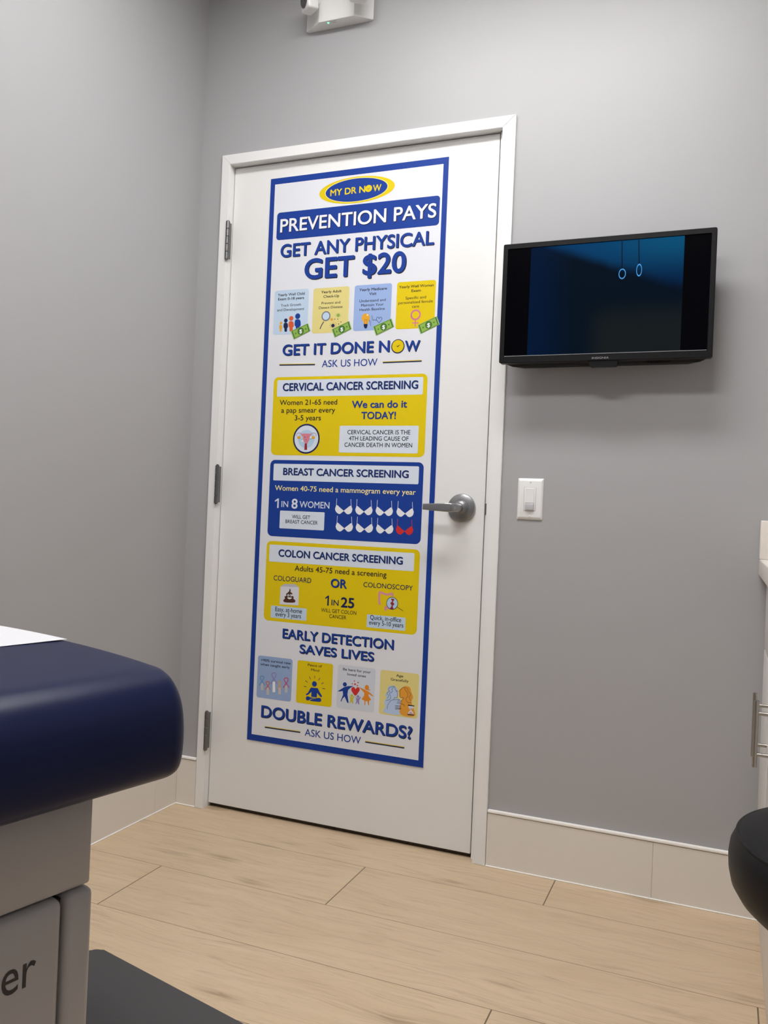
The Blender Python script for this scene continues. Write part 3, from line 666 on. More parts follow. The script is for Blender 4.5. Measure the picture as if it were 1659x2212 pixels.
  ('l','CR',3,[(148.1,1655.8),(139.0,1645.0),(129.5,1634.2),(131.9,1627.0),(139.9,1626.1),(142.9,1632.7),(135.0,1645.5),(126.6,1658.3)],2.7300000000000004,1),
 ]),
 ('benefit_card', 'yellow card of a seated meditating figure', 0, [
  ('r','Y',1,174.3,1564.0,300.6,1700.2,8),
  ('t', 'Peace of', 'K', 2, 211.8, 261.7, 1579.0, 7.8, 0.0093, None),
  ('t', 'Mind', 'K', 2, 223.8, 252.5, 1593.7, 7.8, 0.0093, None),
  ('e','B',2,237.8,1633.7,8.7,8.7),
  ('p','B',2,[(226.3,1646.2),(250.2,1645.3),(256.2,1655.3),(266.8,1668.9),(264.9,1672.5),(260.7,1671.9),(248.8,1660.9),(248.1,1675.8),(228.1,1675.4),(228.6,1659.5),(218.0,1670.1),(210.8,1673.4),(209.0,1669.3),(216.7,1663.7),(222.4,1651.9)],0),
  ('p','B',3,[(215.1,1675.5),(227.8,1677.7),(240.3,1678.6),(227.0,1682.7),(219.9,1688.0),(212.6,1688.1),(209.5,1681.4)],1),
  ('p','B',3,[(225.1,1686.1),(240.4,1679.9),(256.8,1675.7),(263.5,1678.6),(261.9,1687.1),(245.0,1688.7),(226.2,1688.7)],1),
  ('l','N',2,[(200.7,1646.0),(210.1,1645.8)],1.8,0),
  ('l','N',2,[(205.0,1626.4),(214.1,1631.7)],1.8,0),
  ('l','N',2,[(218.8,1612.5),(224.0,1620.5)],1.8,0),
  ('l','N',2,[(237.8,1607.2),(238.0,1616.9)],1.8,0),
  ('l','N',2,[(257.1,1612.1),(251.5,1620.6)],1.8,0),
  ('l','N',2,[(270.1,1625.9),(262.1,1630.9)],1.8,0),
  ('l','N',2,[(266.1,1644.5),(276.0,1644.7)],1.8,0),
 ]),
 ('benefit_card', 'pale grey card of a family round a red heart', 0, [
  ('r','GW2',1,317.9,1562.6,445.6,1698.5,8),
  ('t', 'Be here for your', 'K', 2, 335.6, 429.9, 1579.5, 8.0, 0.0093, None),
  ('t', 'loved ones', 'K', 2, 350.9, 413.8, 1593.5, 8.0, 0.0093, None),
  ('e','B',2,343.8,1622.9,6.8,6.8),
  ('p','B',2,[(319.5,1647.5),(341.0,1632.1),(354.9,1626.8),(373.9,1624.6),(363.2,1631.3),(355.5,1639.5),(354.1,1652.5),(359.4,1679.3),(354.9,1679.0),(344.8,1661.0),(338.7,1667.2),(333.5,1679.2),(331.9,1675.4),(339.1,1656.2),(337.6,1644.4),(327.6,1646.9)],0),
  ('p','R2',3,[(381.2,1653.3),(369.7,1643.3),(366.6,1635.5),(369.1,1629.2),(376.0,1627.6),(380.9,1632.9),(386.0,1627.2),(392.0,1627.1),(395.2,1633.0),(391.6,1641.7)],1),
  ('p','R2',3,[(376.2,1611.0),(373.7,1608.4),(374.9,1606.8),(376.1,1607.7),(377.2,1606.5),(378.5,1607.9)],0),
  ('p','R2',3,[(388.8,1614.3),(386.1,1611.5),(387.3,1609.7),(388.6,1610.8),(389.9,1609.4),(391.2,1610.9)],0),
  ('p','R2',3,[(369.1,1620.6),(366.6,1618.0),(367.7,1616.4),(368.9,1617.3),(370.1,1616.1),(371.3,1617.5)],0),
  ('p','R2',3,[(378.8,1622.2),(374.6,1617.9),(376.4,1615.2),(378.5,1616.8),(380.4,1614.7),(382.5,1617.0)],0),
  ('p','R2',3,[(386.9,1624.4),(383.9,1621.4),(385.2,1619.4),(386.7,1620.6),(388.0,1619.1),(389.5,1620.7)],0),
  ('e','OR',2,419.0,1623.9,7.1,7.9),
  ('p','OR',3,[(423.6,1626.1),(426.8,1630.2),(430.6,1628.0),(429.8,1631.2),(425.3,1632.8),(421.8,1629.6)],0),
  ('p','OR',2,[(391.3,1625.3),(413.0,1631.3),(427.1,1636.5),(442.3,1647.4),(439.5,1648.6),(425.4,1643.1),(426.1,1649.4),(435.0,1659.5),(428.4,1663.9),(428.6,1678.0),(426.7,1678.6),(422.5,1665.7),(416.6,1666.1),(415.6,1678.8),(413.2,1678.5),(412.6,1665.9),(402.9,1661.6),(410.9,1649.4),(411.1,1641.2)],0),
  ('e','OL',3,369.3,1654.7,4.4,4.4),
  ('p','OL',3,[(360.0,1653.1),(365.1,1660.7),(372.5,1659.8),(378.0,1653.3),(378.9,1655.4),(373.8,1665.5),(373.6,1670.6),(375.4,1678.6),(372.0,1678.5),(368.1,1672.2),(364.0,1679.1),(361.6,1678.5),(364.8,1669.9),(363.3,1663.7)],0),
  ('e','VI',3,390.3,1655.1,4.4,4.4),
  ('p','VI',3,[(381.0,1653.5),(386.2,1661.1),(393.5,1660.2),(399.0,1653.7),(399.9,1655.8),(394.8,1665.9),(394.6,1671.0),(396.4,1679.0),(393.0,1678.8),(389.1,1672.6),(385.0,1679.5),(382.6,1678.8),(385.8,1670.3),(384.3,1664.1)],0),
 ]),
 ('benefit_card', 'pale yellow card of two wavy haired women and an hourglass', 0, [
  ('r','LY',1,462.2,1563.6,588.4,1699.1,8),
  ('t', 'Age', 'K', 2, 514.0, 537.4, 1579.6, 7.8, 0.0093, None),
  ('t', 'Gracefully', 'K', 2, 496.9, 555.1, 1592.9, 7.9, 0.0093, None),
  ('p','MB2',2,[(488.6,1614.9),(499.9,1608.2),(513.5,1610.2),(522.7,1623.4),(520.7,1641.5),(511.3,1646.3),(531.6,1649.1),(534.1,1691.7),(478.6,1692.5),(482.6,1674.9),(478.1,1661.1),(485.3,1647.6),(481.0,1639.1),(487.3,1629.4)],1),
  ('p','OR2',2,[(538.3,1608.2),(549.5,1604.2),(561.1,1608.2),(565.1,1620.2),(571.8,1635.4),(567.6,1646.5),(569.0,1657.0),(580.0,1691.1),(533.5,1691.7),(532.4,1654.4),(538.9,1642.9),(529.2,1640.5),(526.9,1630.1),(525.5,1621.3)],1),
  ('l','N',3,[(509.6,1608.9),(496.3,1614.0),(490.9,1621.8),(495.0,1626.7),(485.6,1633.2),(492.6,1639.5),(488.2,1649.1)],1.0,1),
  ('l','N',3,[(509.7,1610.6),(502.3,1618.7),(504.6,1625.6),(495.3,1633.8),(499.5,1642.3),(496.1,1651.7),(483.7,1655.9)],1.0,1),
  ('l','N',3,[(510.6,1610.5),(514.9,1620.8),(522.7,1623.4)],1.0,1),
  ('l','N',3,[(516.0,1622.4),(520.0,1627.3),(520.3,1641.6),(511.2,1644.5),(510.4,1649.0)],1.0,1),
  ('l','N',3,[(530.6,1648.4),(513.4,1649.6),(500.1,1654.8),(491.1,1668.5),(489.3,1681.3)],1.0,1),
  ('l','N',3,[(539.2,1608.1),(551.8,1611.1),(555.9,1619.5),(563.9,1627.4),(559.6,1636.8),(564.8,1646.9)],1.0,1),
  ('l','N',3,[(542.2,1610.4),(546.3,1617.1),(552.3,1623.5),(554.7,1633.9),(549.4,1643.4),(555.6,1653.3),(566.9,1651.9)],1.0,1),
  ('l','N',3,[(538.3,1609.1),(531.1,1617.1),(526.5,1622.1)],1.0,1),
  ('l','N',3,[(530.3,1622.5),(529.0,1635.2),(533.1,1641.8),(541.7,1640.8),(534.5,1651.5)],1.0,1),
  ('l','N',3,[(523.0,1651.1),(535.6,1653.1)],1.0,0),
  ('l','N',3,[(521.3,1654.9),(536.7,1657.4)],1.0,0),
  ('l','N',3,[(519.5,1658.7),(534.9,1660.3)],1.0,0),
  ('l','N',3,[(535.0,1661.2),(542.6,1661.2),(545.7,1666.1)],1.0,1),
  ('l','BR',3,[(515.2,1668.1),(534.3,1666.7)],1.2,0),
  ('l','BR',3,[(515.3,1672.2),(534.4,1670.7)],1.2,0),
  ('l','BR',3,[(515.5,1675.8),(534.6,1674.3)],1.2,0),
  ('l','BR',3,[(515.6,1678.8),(534.7,1675.5)],1.2,0),
  ('p','LW',3,[(557.9,1663.7),(575.3,1662.4),(573.3,1668.9),(567.0,1675.0),(573.8,1680.3),(575.6,1686.3),(557.5,1687.8),(559.7,1681.3),(565.1,1674.9),(559.8,1670.6)],0),
  ('p','PK3',4,[(561.1,1670.4),(572.4,1669.3),(566.9,1674.1)],0),
  ('p','PK3',4,[(560.5,1686.8),(566.2,1679.5),(574.1,1685.6)],0),
  ('p','K',4,[(556.2,1659.6),(577.1,1659.9),(576.8,1662.8),(556.4,1663.0)],0),
  ('p','K',4,[(556.2,1687.9),(577.0,1687.6),(576.7,1690.4),(556.3,1690.9)],0),
 ]),
 ('rewards_headline', 'blue lettering reading DOUBLE REWARDS?', 0, [
  ('t', 'DOUBLE REWARDS?', 'B', 3, 49.0, 573.5, 1762.9, 38.7, 0.0217, ('K', 2.1, 2.1)),
 ]),
 ('tagline', 'navy line reading ASK US HOW at the poster foot', 0, [
  ('t', 'ASK US HOW', 'B', 2, 211.0, 406.4, 1801.2, 22.3, 0.005, None),
  ('l','N',2,[(64.9,1794.5),(195.0,1793.5)],3.6,0),
  ('l','Y',3,[(64.8,1791.5),(194.8,1790.5)],1.8,0),
  ('l','N',2,[(421.1,1792.3),(550.6,1792.2)],3.6,0),
  ('l','Y',3,[(420.9,1789.4),(550.5,1789.4)],1.8,0),
 ]),
]

# ================================================================== THE ROOM
XL, XR, YB, YF = -0.116, 2.290, 0.0, -3.40
OX0, OX1, OZ = -0.034, 0.968, 2.176                     # rough opening of the doorway (covered by the frame)
bm = bmesh.new(); box(bm, (XL - 0.12, YF - 0.12, -0.08), (XR + 0.12, 0.60, 0.0)); struct('floor', bm, M['floor'])
bm = bmesh.new(); box(bm, (XL - 0.12, YF - 0.12, CEIL), (XR + 0.12, 0.12, CEIL + 0.08)); struct('ceiling', bm, M['ceiling'])
bm = bmesh.new()
box(bm, (XL - 0.12, 0, 0), (OX0 + 0.01, 0.12, CEIL)); box(bm, (OX1 - 0.01, 0, 0), (XR + 0.12, 0.12, CEIL)); box(bm, (OX0 + 0.01, 0, OZ - 0.01), (OX1 - 0.01, 0.12, CEIL))
struct('wall_back', bm, M['wall'])
bm = bmesh.new(); box(bm, (XL - 0.12, YF, 0), (XL, 0, CEIL)); struct('wall_left', bm, M['wall'])
bm = bmesh.new(); box(bm, (XR, YF, 0), (XR + 0.12, 0, CEIL)); struct('wall_right', bm, M['wall'])
bm = bmesh.new(); box(bm, (XL - 0.12, YF - 0.12, 0), (XR + 0.12, YF, CEIL)); struct('wall_front', bm, M['wall'])

# tile baseboards: tiles with thin joints, white cap strip on top, white caulk at the floor
BT, BH = 0.008, 0.1525
def baseboard(name, runs, axis, plane, sgn):
    """runs: (start, end) of each tile along the wall; plane: wall surface; sgn: which way the room lies."""
    bm = bmesh.new(); cp = bmesh.new(); ck = bmesh.new()
    def put(b, a0, a1, t0, t1, z0, z1, bev=0.0):
        lo_t, hi_t = sorted((plane + sgn * t0, plane + sgn * t1))
        if axis == 'x': box(b, (a0, lo_t, z0), (a1, hi_t, z1), bev, 2)
        else: box(b, (lo_t, a0, z0), (hi_t, a1, z1), bev, 2)
    for a0, a1 in runs: put(bm, a0 + 0.0007, a1 - 0.0007, 0.0, BT, 0.0025, BH, 0.0008)
    a0, a1 = min(r[0] for r in runs), max(r[1] for r in runs)
    put(bm, a0, a1, 0.0, BT - 0.002, 0.001, BH - 0.001)
    put(cp, a0, a1, 0.0, 0.0110, BH + 0.0015, BH + 0.0110, 0.0030)
    put(ck, a0, a1, 0.002, BT + 0.003, 0.0, 0.0032, 0.001)
    o = struct(name, bm, M['tile']); obj('cap_strip', cp, M['caulk'], o, label='white cap strip'); obj('caulk_line', ck, M['caulk'], o, label='white caulk line')
    return o
baseboard('baseboard_back', [(0.9665, 1.4245), (1.4245, 1.6985)], 'x', 0.0, -1)
baseboard('baseboard_corner', [(XL + BT, -0.0315)], 'x', 0.0, -1)
baseboard('baseboard_left', [(-0.120, -0.0005), (-0.720, -0.120), (-1.320, -0.720), (-1.920, -1.320), (-2.520, -1.920), (-3.120, -2.520), (YF, -3.120)], 'y', XL, 1)
baseboard('baseboard_right', [(-1.40, -0.802), (-2.0, -1.40), (-2.6, -2.0), (YF, -2.6)], 'y', XR, -1)

# door frame: narrow white casing with mitred corners, jamb with rebate
FX0, FX1, FZ = 0.0010, 0.9268, 2.1415                   # inner edges of the casing
EX0, EX1, EZ = -0.0305, 0.9655, 2.1750                  # outer edges
bm = bmesh.new(); G = 0.0004
prism(bm, [(EX0, 0.0), (FX0, 0.0), (FX0, FZ), (EX0, EZ)], -0.010, 0.010)
prism(bm, [(EX1, 0.0), (EX1, EZ - G), (FX1, FZ - G), (FX1, 0.0)], -0.010, 0.010)
prism(bm, [(EX0, EZ), (FX0, FZ), (FX1 - G, FZ), (EX1 - G, EZ)], -0.010, 0.010)
bmesh.ops.bevel(bm, geom=[e for e in bm.edges if all(v.co.y < -0.009 for v in e.verts)], offset=0.0012, segments=2, affect='EDGES')
JX0, JX1, JZ = OX0 + 0.0105, OX1 - 0.0105, OZ - 0.0105
box(bm, (JX0, 0.0, 0.0), (0.0008, 0.118, JZ)); box(bm, (0.9155, 0.018, 0.0), (JX1, 0.118, JZ)); box(bm, (FX1 + 0.001, 0.0, 0.0), (JX1, 0.0179, JZ)); box(bm, (0.0009, 0.0, FZ + 0.0006), (0.9154, 0.118, JZ))
box(bm, (0.0008, 0.068, 0.0), (0.012, 0.10, FZ)); box(bm, (0.904, 0.068, 0.0), (0.916, 0.10, FZ)); box(bm, (0.012, 0.068, FZ - 0.012), (0.904, 0.10, FZ + 0.001))
trim = struct('trim_1', bm, M['trim'])
bm = bmesh.new(); box(bm, (0.9150, 0.0150, 1.012), (0.9182, 0.0185, 1.046), 0.0006); obj('strike_plate', bm, M['dark_steel'], trim, label='dark metal strike plate')

# ================================================================== THE DOOR
DX0, DX1, DY, DZ0, DZ1 = 0.0030, 0.9120, 0.020, 0.0140, 2.1385
bm = bmesh.new(); box(bm, (DX0, DY, DZ0), (DX1, DY + 0.045, DZ1), 0.0012, 2)
door = struct('door_1', bm, M['door'])
bm = bmesh.new(); box(bm, (DX0 + 0.002, DY + 0.012, 0.0030), (DX1 - 0.002, DY + 0.036, DZ0 + 0.001)); obj('gap_shade_strip', bm, mat('brown_gap_shade', (0.028, 0.017, 0.010), 0.6), door, label='dark brown strip deepening the shade under the door')  # brown strip put in to darken the shaded gap below the slab
for zc in (1.8885, 1.0775, 0.2600):                      # three butt hinges, five knuckles each
    bm = bmesh.new(); h = 0.127; z0 = zc - h / 2; kn = h / 5
    for k in range(5):
        a, b = z0 + k * kn + 0.0006, z0 + (k + 1) * kn - 0.0006
        lathe(bm, [(0, a), (0.0062, a), (0.0068, a + 0.0006), (0.0068, b - 0.0006), (0.0062, b), (0, b)], (0.0035, -0.0115, 0), 'Z', 20)
    lathe(bm, [(0, z0 - 0.003), (0.0045, z0 - 0.002), (0.0045, z0 + h + 0.002), (0, z0 + h + 0.004)], (0.0035, -0.0115, 0), 'Z', 16)
    box(bm, (0.0052, -0.009, z0 + 0.004), (0.0076, 0.006, z0 + h - 0.004), 0.0004)     # leaf folded towards the slab
    obj('hinge', bm, M['dark_steel'], door, 40, label='dark steel hinge')
# lever handle
hz, hx = 1.0300, 0.8430
bm = bmesh.new()
lathe(bm, [(0, DY), (0.0425, DY), (0.0425, DY - 0.006), (0.0412, DY - 0.0095), (0.0255, DY - 0.0150), (0.0235, DY - 0.0150), (0.0230, DY - 0.0185), (0.0205, DY - 0.0190), (0.0198, DY - 0.0225), (0.0175, DY - 0.0232), (0.0168, DY - 0.0270), (0.0130, DY - 0.0285), (0, DY - 0.0285)], (hx, 0, hz), 'Y', 64)
rose = obj('door_handle', bm, M['steel'], door, 30, label='brushed steel lever handle and round rose')
bm = bmesh.new()
path = [(0.0, -0.004, 0.0118, 0.0118), (0.0, -0.022, 0.0118, 0.0118), (-0.001, -0.036, 0.0122, 0.0122), (-0.006, -0.047, 0.0128, 0.0110), (-0.016, -0.0535, 0.0130, 0.0082), (-0.030, -0.0560, 0.0126, 0.0062), (-0.060, -0.0560, 0.0108, 0.0056), (-0.088, -0.0545, 0.0094, 0.0052), (-0.0960, -0.0540, 0.0090, 0.0050)]
secs = []
for i, (px, py, hh, tt) in enumerate(path):
    q0 = path[max(0, i - 1)]; q1 = path[min(len(path) - 1, i + 1)]
    d = Vector((q1[0] - q0[0], q1[1] - q0[1], 0)).normalized(); n = Vector((-d.y, d.x, 0))
    pw = 1.0 if i < 2 else min(1.0, 0.26 + 0.74 * max(0, 4 - i) / 3)         # round neck turning into a flat blade
    ring = []
    for k in range(28):
        t = 2 * math.pi * k / 28; ct, st = math.cos(t), math.sin(t)
        ring.append(Vector((hx + px, py, hz - 0.001)) + n * tt * math.copysign(abs(ct) ** pw, ct) + Vector((0, 0, 1)) * hh * math.copysign(abs(st) ** pw, st))
    secs.append(ring)
loft(bm, secs); obj('lever', bm, M['steel'], rose, 50)

# ================================================================== THE POSTER
PX, PZ, PW, PH = 0.1435, 2.0873, 0.6135, 1.8430
poster = thing('poster', 'tall glossy blue bordered health screening poster fixed to the white door', 'poster', (PX + PW / 2, DY, PZ - PH))
bm = bmesh.new(); box(bm, (-PW / 2, -0.0030, 0), (PW / 2, -0.0002, PH), 0.0003, 1); obj('backing_board', bm, mat('white_poster_board', (0.72, 0.735, 0.78), 0.40, spec=0.3), poster)
sheet = Vector((-PW / 2, -0.0031, PH))
bm = bmesh.new(); BWX = 0.0165; BWZ = 0.0200
for lo, hi in (((-PW / 2, 0), (-PW / 2 + BWX, PH)), ((PW / 2 - BWX, 0), (PW / 2, PH)), ((-PW / 2 + BWX, 0), (PW / 2 - BWX, BWZ)), ((-PW / 2 + BWX, PH - BWZ), (PW / 2 - BWX, PH))):
    bm.faces.new([bm.verts.new((x, -0.0031, z)) for x, z in ((lo[0], lo[1]), (hi[0], lo[1]), (hi[0], hi[1]), (lo[0], hi[1]))])
obj('border', bm, ink('B'), poster, label='blue border')
last = None
for name, label, sub, items in POSTER:
    p = Print()
    for it in items: p.add(it)
    o = p.build(name, last if sub else poster, label)
    if not sub: o.location = sheet; last = o

# ================================================================== LIGHT SWITCH
sw = thing('light_switch', 'white rectangular wall plate with a rocker switch beside the door frame', 'light switch', (1.0515, 0, 1.0625))
bm = bmesh.new()
def rr(wd, ht, r=0.003, n=4):
    pts = []
    for cx, cz, a0 in ((wd / 2 - r, ht / 2 - r, 0), (-wd / 2 + r, ht / 2 - r, 90), (-wd / 2 + r, -ht / 2 + r, 180), (wd / 2 - r, -ht / 2 + r, 270)):
        for q in range(n + 1): a = R(a0 + 90 * q / n); pts.append((cx + r * math.cos(a), cz + r * math.sin(a)))
    return pts
loft(bm, [[(a, y, b) for a, b in rr(wd, ht, r)] for wd, ht, r, y in ((0.0735, 0.1185, 0.0015, 0.0), (0.0735, 0.1185, 0.0015, -0.0022), (0.0725, 0.1175, 0.002, -0.0032), (0.0640, 0.1040, 0.003, -0.0064), (0.0620, 0.1020, 0.003, -0.0067))])
obj('wall_plate', bm, M['white_plastic'], sw, 35)
bm = bmesh.new(); box(bm, (-0.0172, -0.0072, -0.0335), (0.0172, -0.006, 0.0335), 0.0012); obj('switch_frame', bm, M['grey_plastic'], sw, 40, label='grey gap line round the switch')
bm = bmesh.new(); box(bm, (-0.0165, -0.0080, -0.0328), (0.0165, -0.0066, 0.0328), 0.0008); obj('switch_body', bm, M['white_plastic'], sw, 40)
bm = bmesh.new(); loft(bm, [[(a, y, b) for a, b in pts] for pts, y in (([(-0.0122, -0.0115), (0.0122, -0.0115), (0.0122, 0.0310), (-0.0122, 0.0310)], -0.0079), ([(-0.0116, -0.0105), (0.0116, -0.0105), (0.0116, 0.0303), (-0.0116, 0.0303)], -0.0094))]); obj('rocker', bm, M['white_plastic'], sw, 20)
bm = bmesh.new(); box(bm, (-0.0118, -0.0135, -0.0315), (0.0118, -0.0078, -0.0140), 0.0015); obj('sensor_bar', bm, M['grey_plastic'], sw, 40, label='pale grey bar under the rocker')
for zz in (0.0490, -0.0480):
    bm = bmesh.new(); lathe(bm, [(0, -0.0068), (0.0030, -0.0068), (0.0027, -0.0080), (0, -0.0085)], (0, 0, zz), 'Y', 20); box(bm, (-0.0004, -0.0088, zz - 0.0026), (0.0004, -0.0080, zz + 0.0026)); obj('screw', bm, M['white_plastic'], sw, 40)

# ================================================================== TELEVISION
TX0, TX1, TZ0, TZ1, TY = 0.9710, 1.5240, 1.4340, 1.7645, -0.110
tv = thing('television', 'small flat black television on the grey wall right of the door', 'television', ((TX0 + TX1) / 2, 0, TZ0))
hw = (TX1 - TX0) / 2; th = TZ1 - TZ0
SX0, SX1, SZ0, SZ1 = -hw + 0.0142, hw - 0.0142, 0.0195, th - 0.0152
bm = bmesh.new()
outer = [(-hw, 0.0), (hw, 0.0), (hw, th), (-hw, th)]; inner = [(SX0, SZ0), (SX1, SZ0), (SX1, SZ1), (SX0, SZ1)]
def ring_solid(bm, loops):
    rows = [[bm.verts.new((a, y, b)) for a, b in pts] for pts, y in loops]
    for a, b in zip(rows, rows[1:] + rows[:1]):
        for k in range(4): bm.faces.new((a[k], a[(k + 1) % 4], b[(k + 1) % 4], b[k]))
def grow(pts, d): return [(a + (d if a > 0 else -d), b + (d if b > th / 2 else -d)) for a, b in pts]
ring_solid(bm, [(grow(outer, -0.0015), TY), (outer, TY + 0.0015), (outer, TY + 0.024), (grow(outer, -0.004), TY + 0.028), (grow(inner, 0.002), TY + 0.028), (grow(inner, 0.0006), TY + 0.0045), (grow(inner, 0.0016), TY + 0.0005)])
bmesh.ops.bevel(bm, geom=[e for e in bm.edges if abs(e.verts[0].co.y - e.verts[1].co.y) > 0.01 and abs(abs(e.verts[0].co.x) - hw) < 0.001], offset=0.004, segments=3, affect='EDGES')
obj('bezel', bm, M['black_plastic'], tv, 30)
bm = bmesh.new(); loft(bm, [[(a, y, b) for a, b in pts] for pts, y in ((grow(outer, -0.005), TY + 0.0265), ([(-hw + 0.03, -0.004), (hw - 0.03, -0.004), (hw - 0.03, th - 0.03), (-hw + 0.03, th - 0.03)], TY + 0.038), ([(-hw + 0.06, -0.006), (hw - 0.06, -0.006), (hw - 0.06, th - 0.06), (-hw + 0.06, th - 0.06)], TY + 0.056))])
obj('back_cover', bm, M['black_plastic'], tv, 20)
bm = bmesh.new()
for xx in (-0.09, 0.09): box(bm, (xx - 0.02, TY + 0.056, 0.06), (xx + 0.02, TY + 0.066, 0.27), 0.002)
box(bm, (-0.16, TY + 0.066, 0.12), (0.16, 0.0, 0.22), 0.002); obj('wall_bracket', bm, M['black_gap'], tv)
def screen_material():
    m = bpy.data.materials.new('lit_screen_picture'); m.use_nodes = True; nt = m.node_tree; N = nt.nodes; L = nt.links
    b = N['Principled BSDF']; b.inputs['Base Color'].default_value = (0.001, 0.001, 0.0015, 1); b.inputs['Roughness'].default_value = 0.20; b.inputs['Specular IOR Level'].default_value = 0.03
    tc = N.new('ShaderNodeTexCoord'); sp = N.new('ShaderNodeSeparateXYZ'); L.new(tc.outputs['Object'], sp.inputs[0])
    def mth(op, a, c=None, clamp=False):
        n = N.new('ShaderNodeMath'); n.operation = op; n.use_clamp = clamp
        for i, v in enumerate((a, c)):
            if v is None: continue
            if isinstance(v, (int, float)): n.inputs[i].default_value = v
            else: L.new(v, n.inputs[i])
        return n.outputs[0]
    def sstep(v, a, c):
        n = N.new('ShaderNodeMapRange'); n.interpolation_type = 'SMOOTHSTEP'; n.inputs['From Min'].default_value = a; n.inputs['From Max'].default_value = c; L.new(v, n.inputs['Value']); return n.outputs[0]
    x, z = sp.outputs[0], sp.outputs[2]
    pa, pb = 1.0480 - (TX0 + TX1) / 2, 1.4460 - (TX0 + TX1) / 2
    u = mth('DIVIDE', mth('SUBTRACT', x, pa), pb - pa); v = mth('DIVIDE', mth('SUBTRACT', z, SZ0), SZ1 - SZ0)
    # night sky above a dark sloping hillside, paler towards the upper right
    ns = N.new('ShaderNodeTexNoise'); ns.inputs['Scale'].default_value = 9; ns.inputs['Detail'].default_value = 3; L.new(tc.outputs['Object'], ns.inputs['Vector'])
    ridge = mth('SUBTRACT', 1.03, mth('MULTIPLY', u, 0.50))
    ridge = mth('ADD', ridge, mth('MULTIPLY', mth('SUBTRACT', ns.outputs['Fac'], 0.5), 0.10))
    sky = sstep(mth('SUBTRACT', v, ridge), -0.03, 0.10)
    room_reflection = mth('MULTIPLY', sstep(u, 0.34, 0.56), sstep(v, 0.52, 0.22))  # dim lower right patch: the room's reflection put into the screen's glow
    def mix(fac, a, c):
        n = N.new('ShaderNodeMix'); n.data_type = 'RGBA'
        for k, q in (('Factor', fac), ('A', a), ('B', c)):
            if isinstance(q, tuple): n.inputs[k].default_value = (*q, 1)
            else: L.new(q, n.inputs[k])
        return n.outputs['Result']
    blue = mix(sstep(u, 0.2, 1.0), (0.001, 0.040, 0.130), (0.002, 0.075, 0.175))
    blue = mix(sstep(v, 0.60, 1.0), (0.001, 0.016, 0.060), blue)
    dark = mix(sstep(u, 0.0, 0.35), (0.0006, 0.008, 0.032), (0.0008, 0.005, 0.012))
    dark = mix(room_reflection, dark, (0.0075, 0.011, 0.012))
    pic = mix(sky, dark, blue)
    ins = mth('MULTIPLY', mth('GREATER_THAN', u, 0.0), mth('LESS_THAN', u, 1.0))
    pic = mix(ins, (0.0004, 0.0004, 0.001), pic)
    L.new(pic, b.inputs['Emission Color']); b.inputs['Emission Strength'].default_value = 1.0
    return m
bm = bmesh.new(); box(bm, (SX0 - 0.0005, TY + 0.0042, SZ0 - 0.0005), (SX1 + 0.0005, TY + 0.012, SZ1 + 0.0005)); scr = obj('screen', bm, screen_material(), tv)
cx = (TX0 + TX1) / 2
rope_ink = mat('picture_rope', (0, 0, 0), 0.3, spec=0.05, emit=((0.0005, 0.001, 0.002), 1)); ring_ink = mat('picture_ring', (0, 0, 0), 0.3, spec=0.05, emit=((0.07, 0.32, 0.72), 1))
def flat(bm, pts, y=TY + 0.0040): bm.faces.new([bm.verts.new((a - cx, y, b - TZ0)) for a, b in pts])
for (xa, zt, zb, xb), (xx, zz, rx, rz_) in (((1.2895, 1.7488, 1.6760, 1.2925), (1.2935, 1.6620, 0.0093, 0.0140)), ((1.3325, 1.7488, 1.6860, 1.3355), (1.3362, 1.6690, 0.0072, 0.0168))):
    bm = bmesh.new(); flat(bm, [(xa - 0.0011, zt), (xa + 0.0011, zt), (xb + 0.0011, zb), (xb - 0.0011, zb)]); obj('pictured_rope', bm, rope_ink, scr, label='black rope in the screen picture')
    bm = bmesh.new(); q = 0.78
    for k in range(32):
        a, b = 2 * math.pi * k / 32, 2 * math.pi * (k + 1) / 32
        flat(bm, [(xx + rx * math.cos(a), zz + rz_ * math.sin(a)), (xx + rx * math.cos(b), zz + rz_ * math.sin(b)), (xx + q * rx * math.cos(b), zz + q * rz_ * math.sin(b)), (xx + q * rx * math.cos(a), zz + q * rz_ * math.sin(a))])
    bmesh.ops.remove_doubles(bm, verts=bm.verts[:], dist=1e-6); obj('pictured_ring', bm, ring_ink, scr, label='bright blue ring in the screen picture')
bm = bmesh.new(); box(bm, (SX0, TY + 0.0002, SZ0 - 0.0012), (SX1, TY + 0.004, SZ0), 0.0002); obj('screen_lip', bm, M['letter_grey'], tv, label='thin grey strip under the screen')
bm = lettering('INSIGNIA', 1.2245 - cx, 1.2684 - cx, 0.0042, 0.0095, lambda a, b: (a, TY - 0.0002, b), 0.0); obj('brand_lettering', bm, M['letter_grey'], tv, label='small grey lettering')
bm = bmesh.new(); prism(bm, [(1.2205 - cx, -0.0150), (1.2860 - cx, -0.0150), (1.2905 - cx, -0.011), (1.2905 - cx, 0.001), (1.2128 - cx, 0.001)], TY + 0.003, TY + 0.024); ctl = obj('control_box', bm, M['black_plastic'], tv)
bm = bmesh.new()
for k in range(11): box(bm, (0.115 + k * 0.0055, TY + 0.032, -0.0052), (0.118 + k * 0.0055, TY + 0.044, -0.0035))
obj('vent_slots', bm, M['black_gap'], tv)

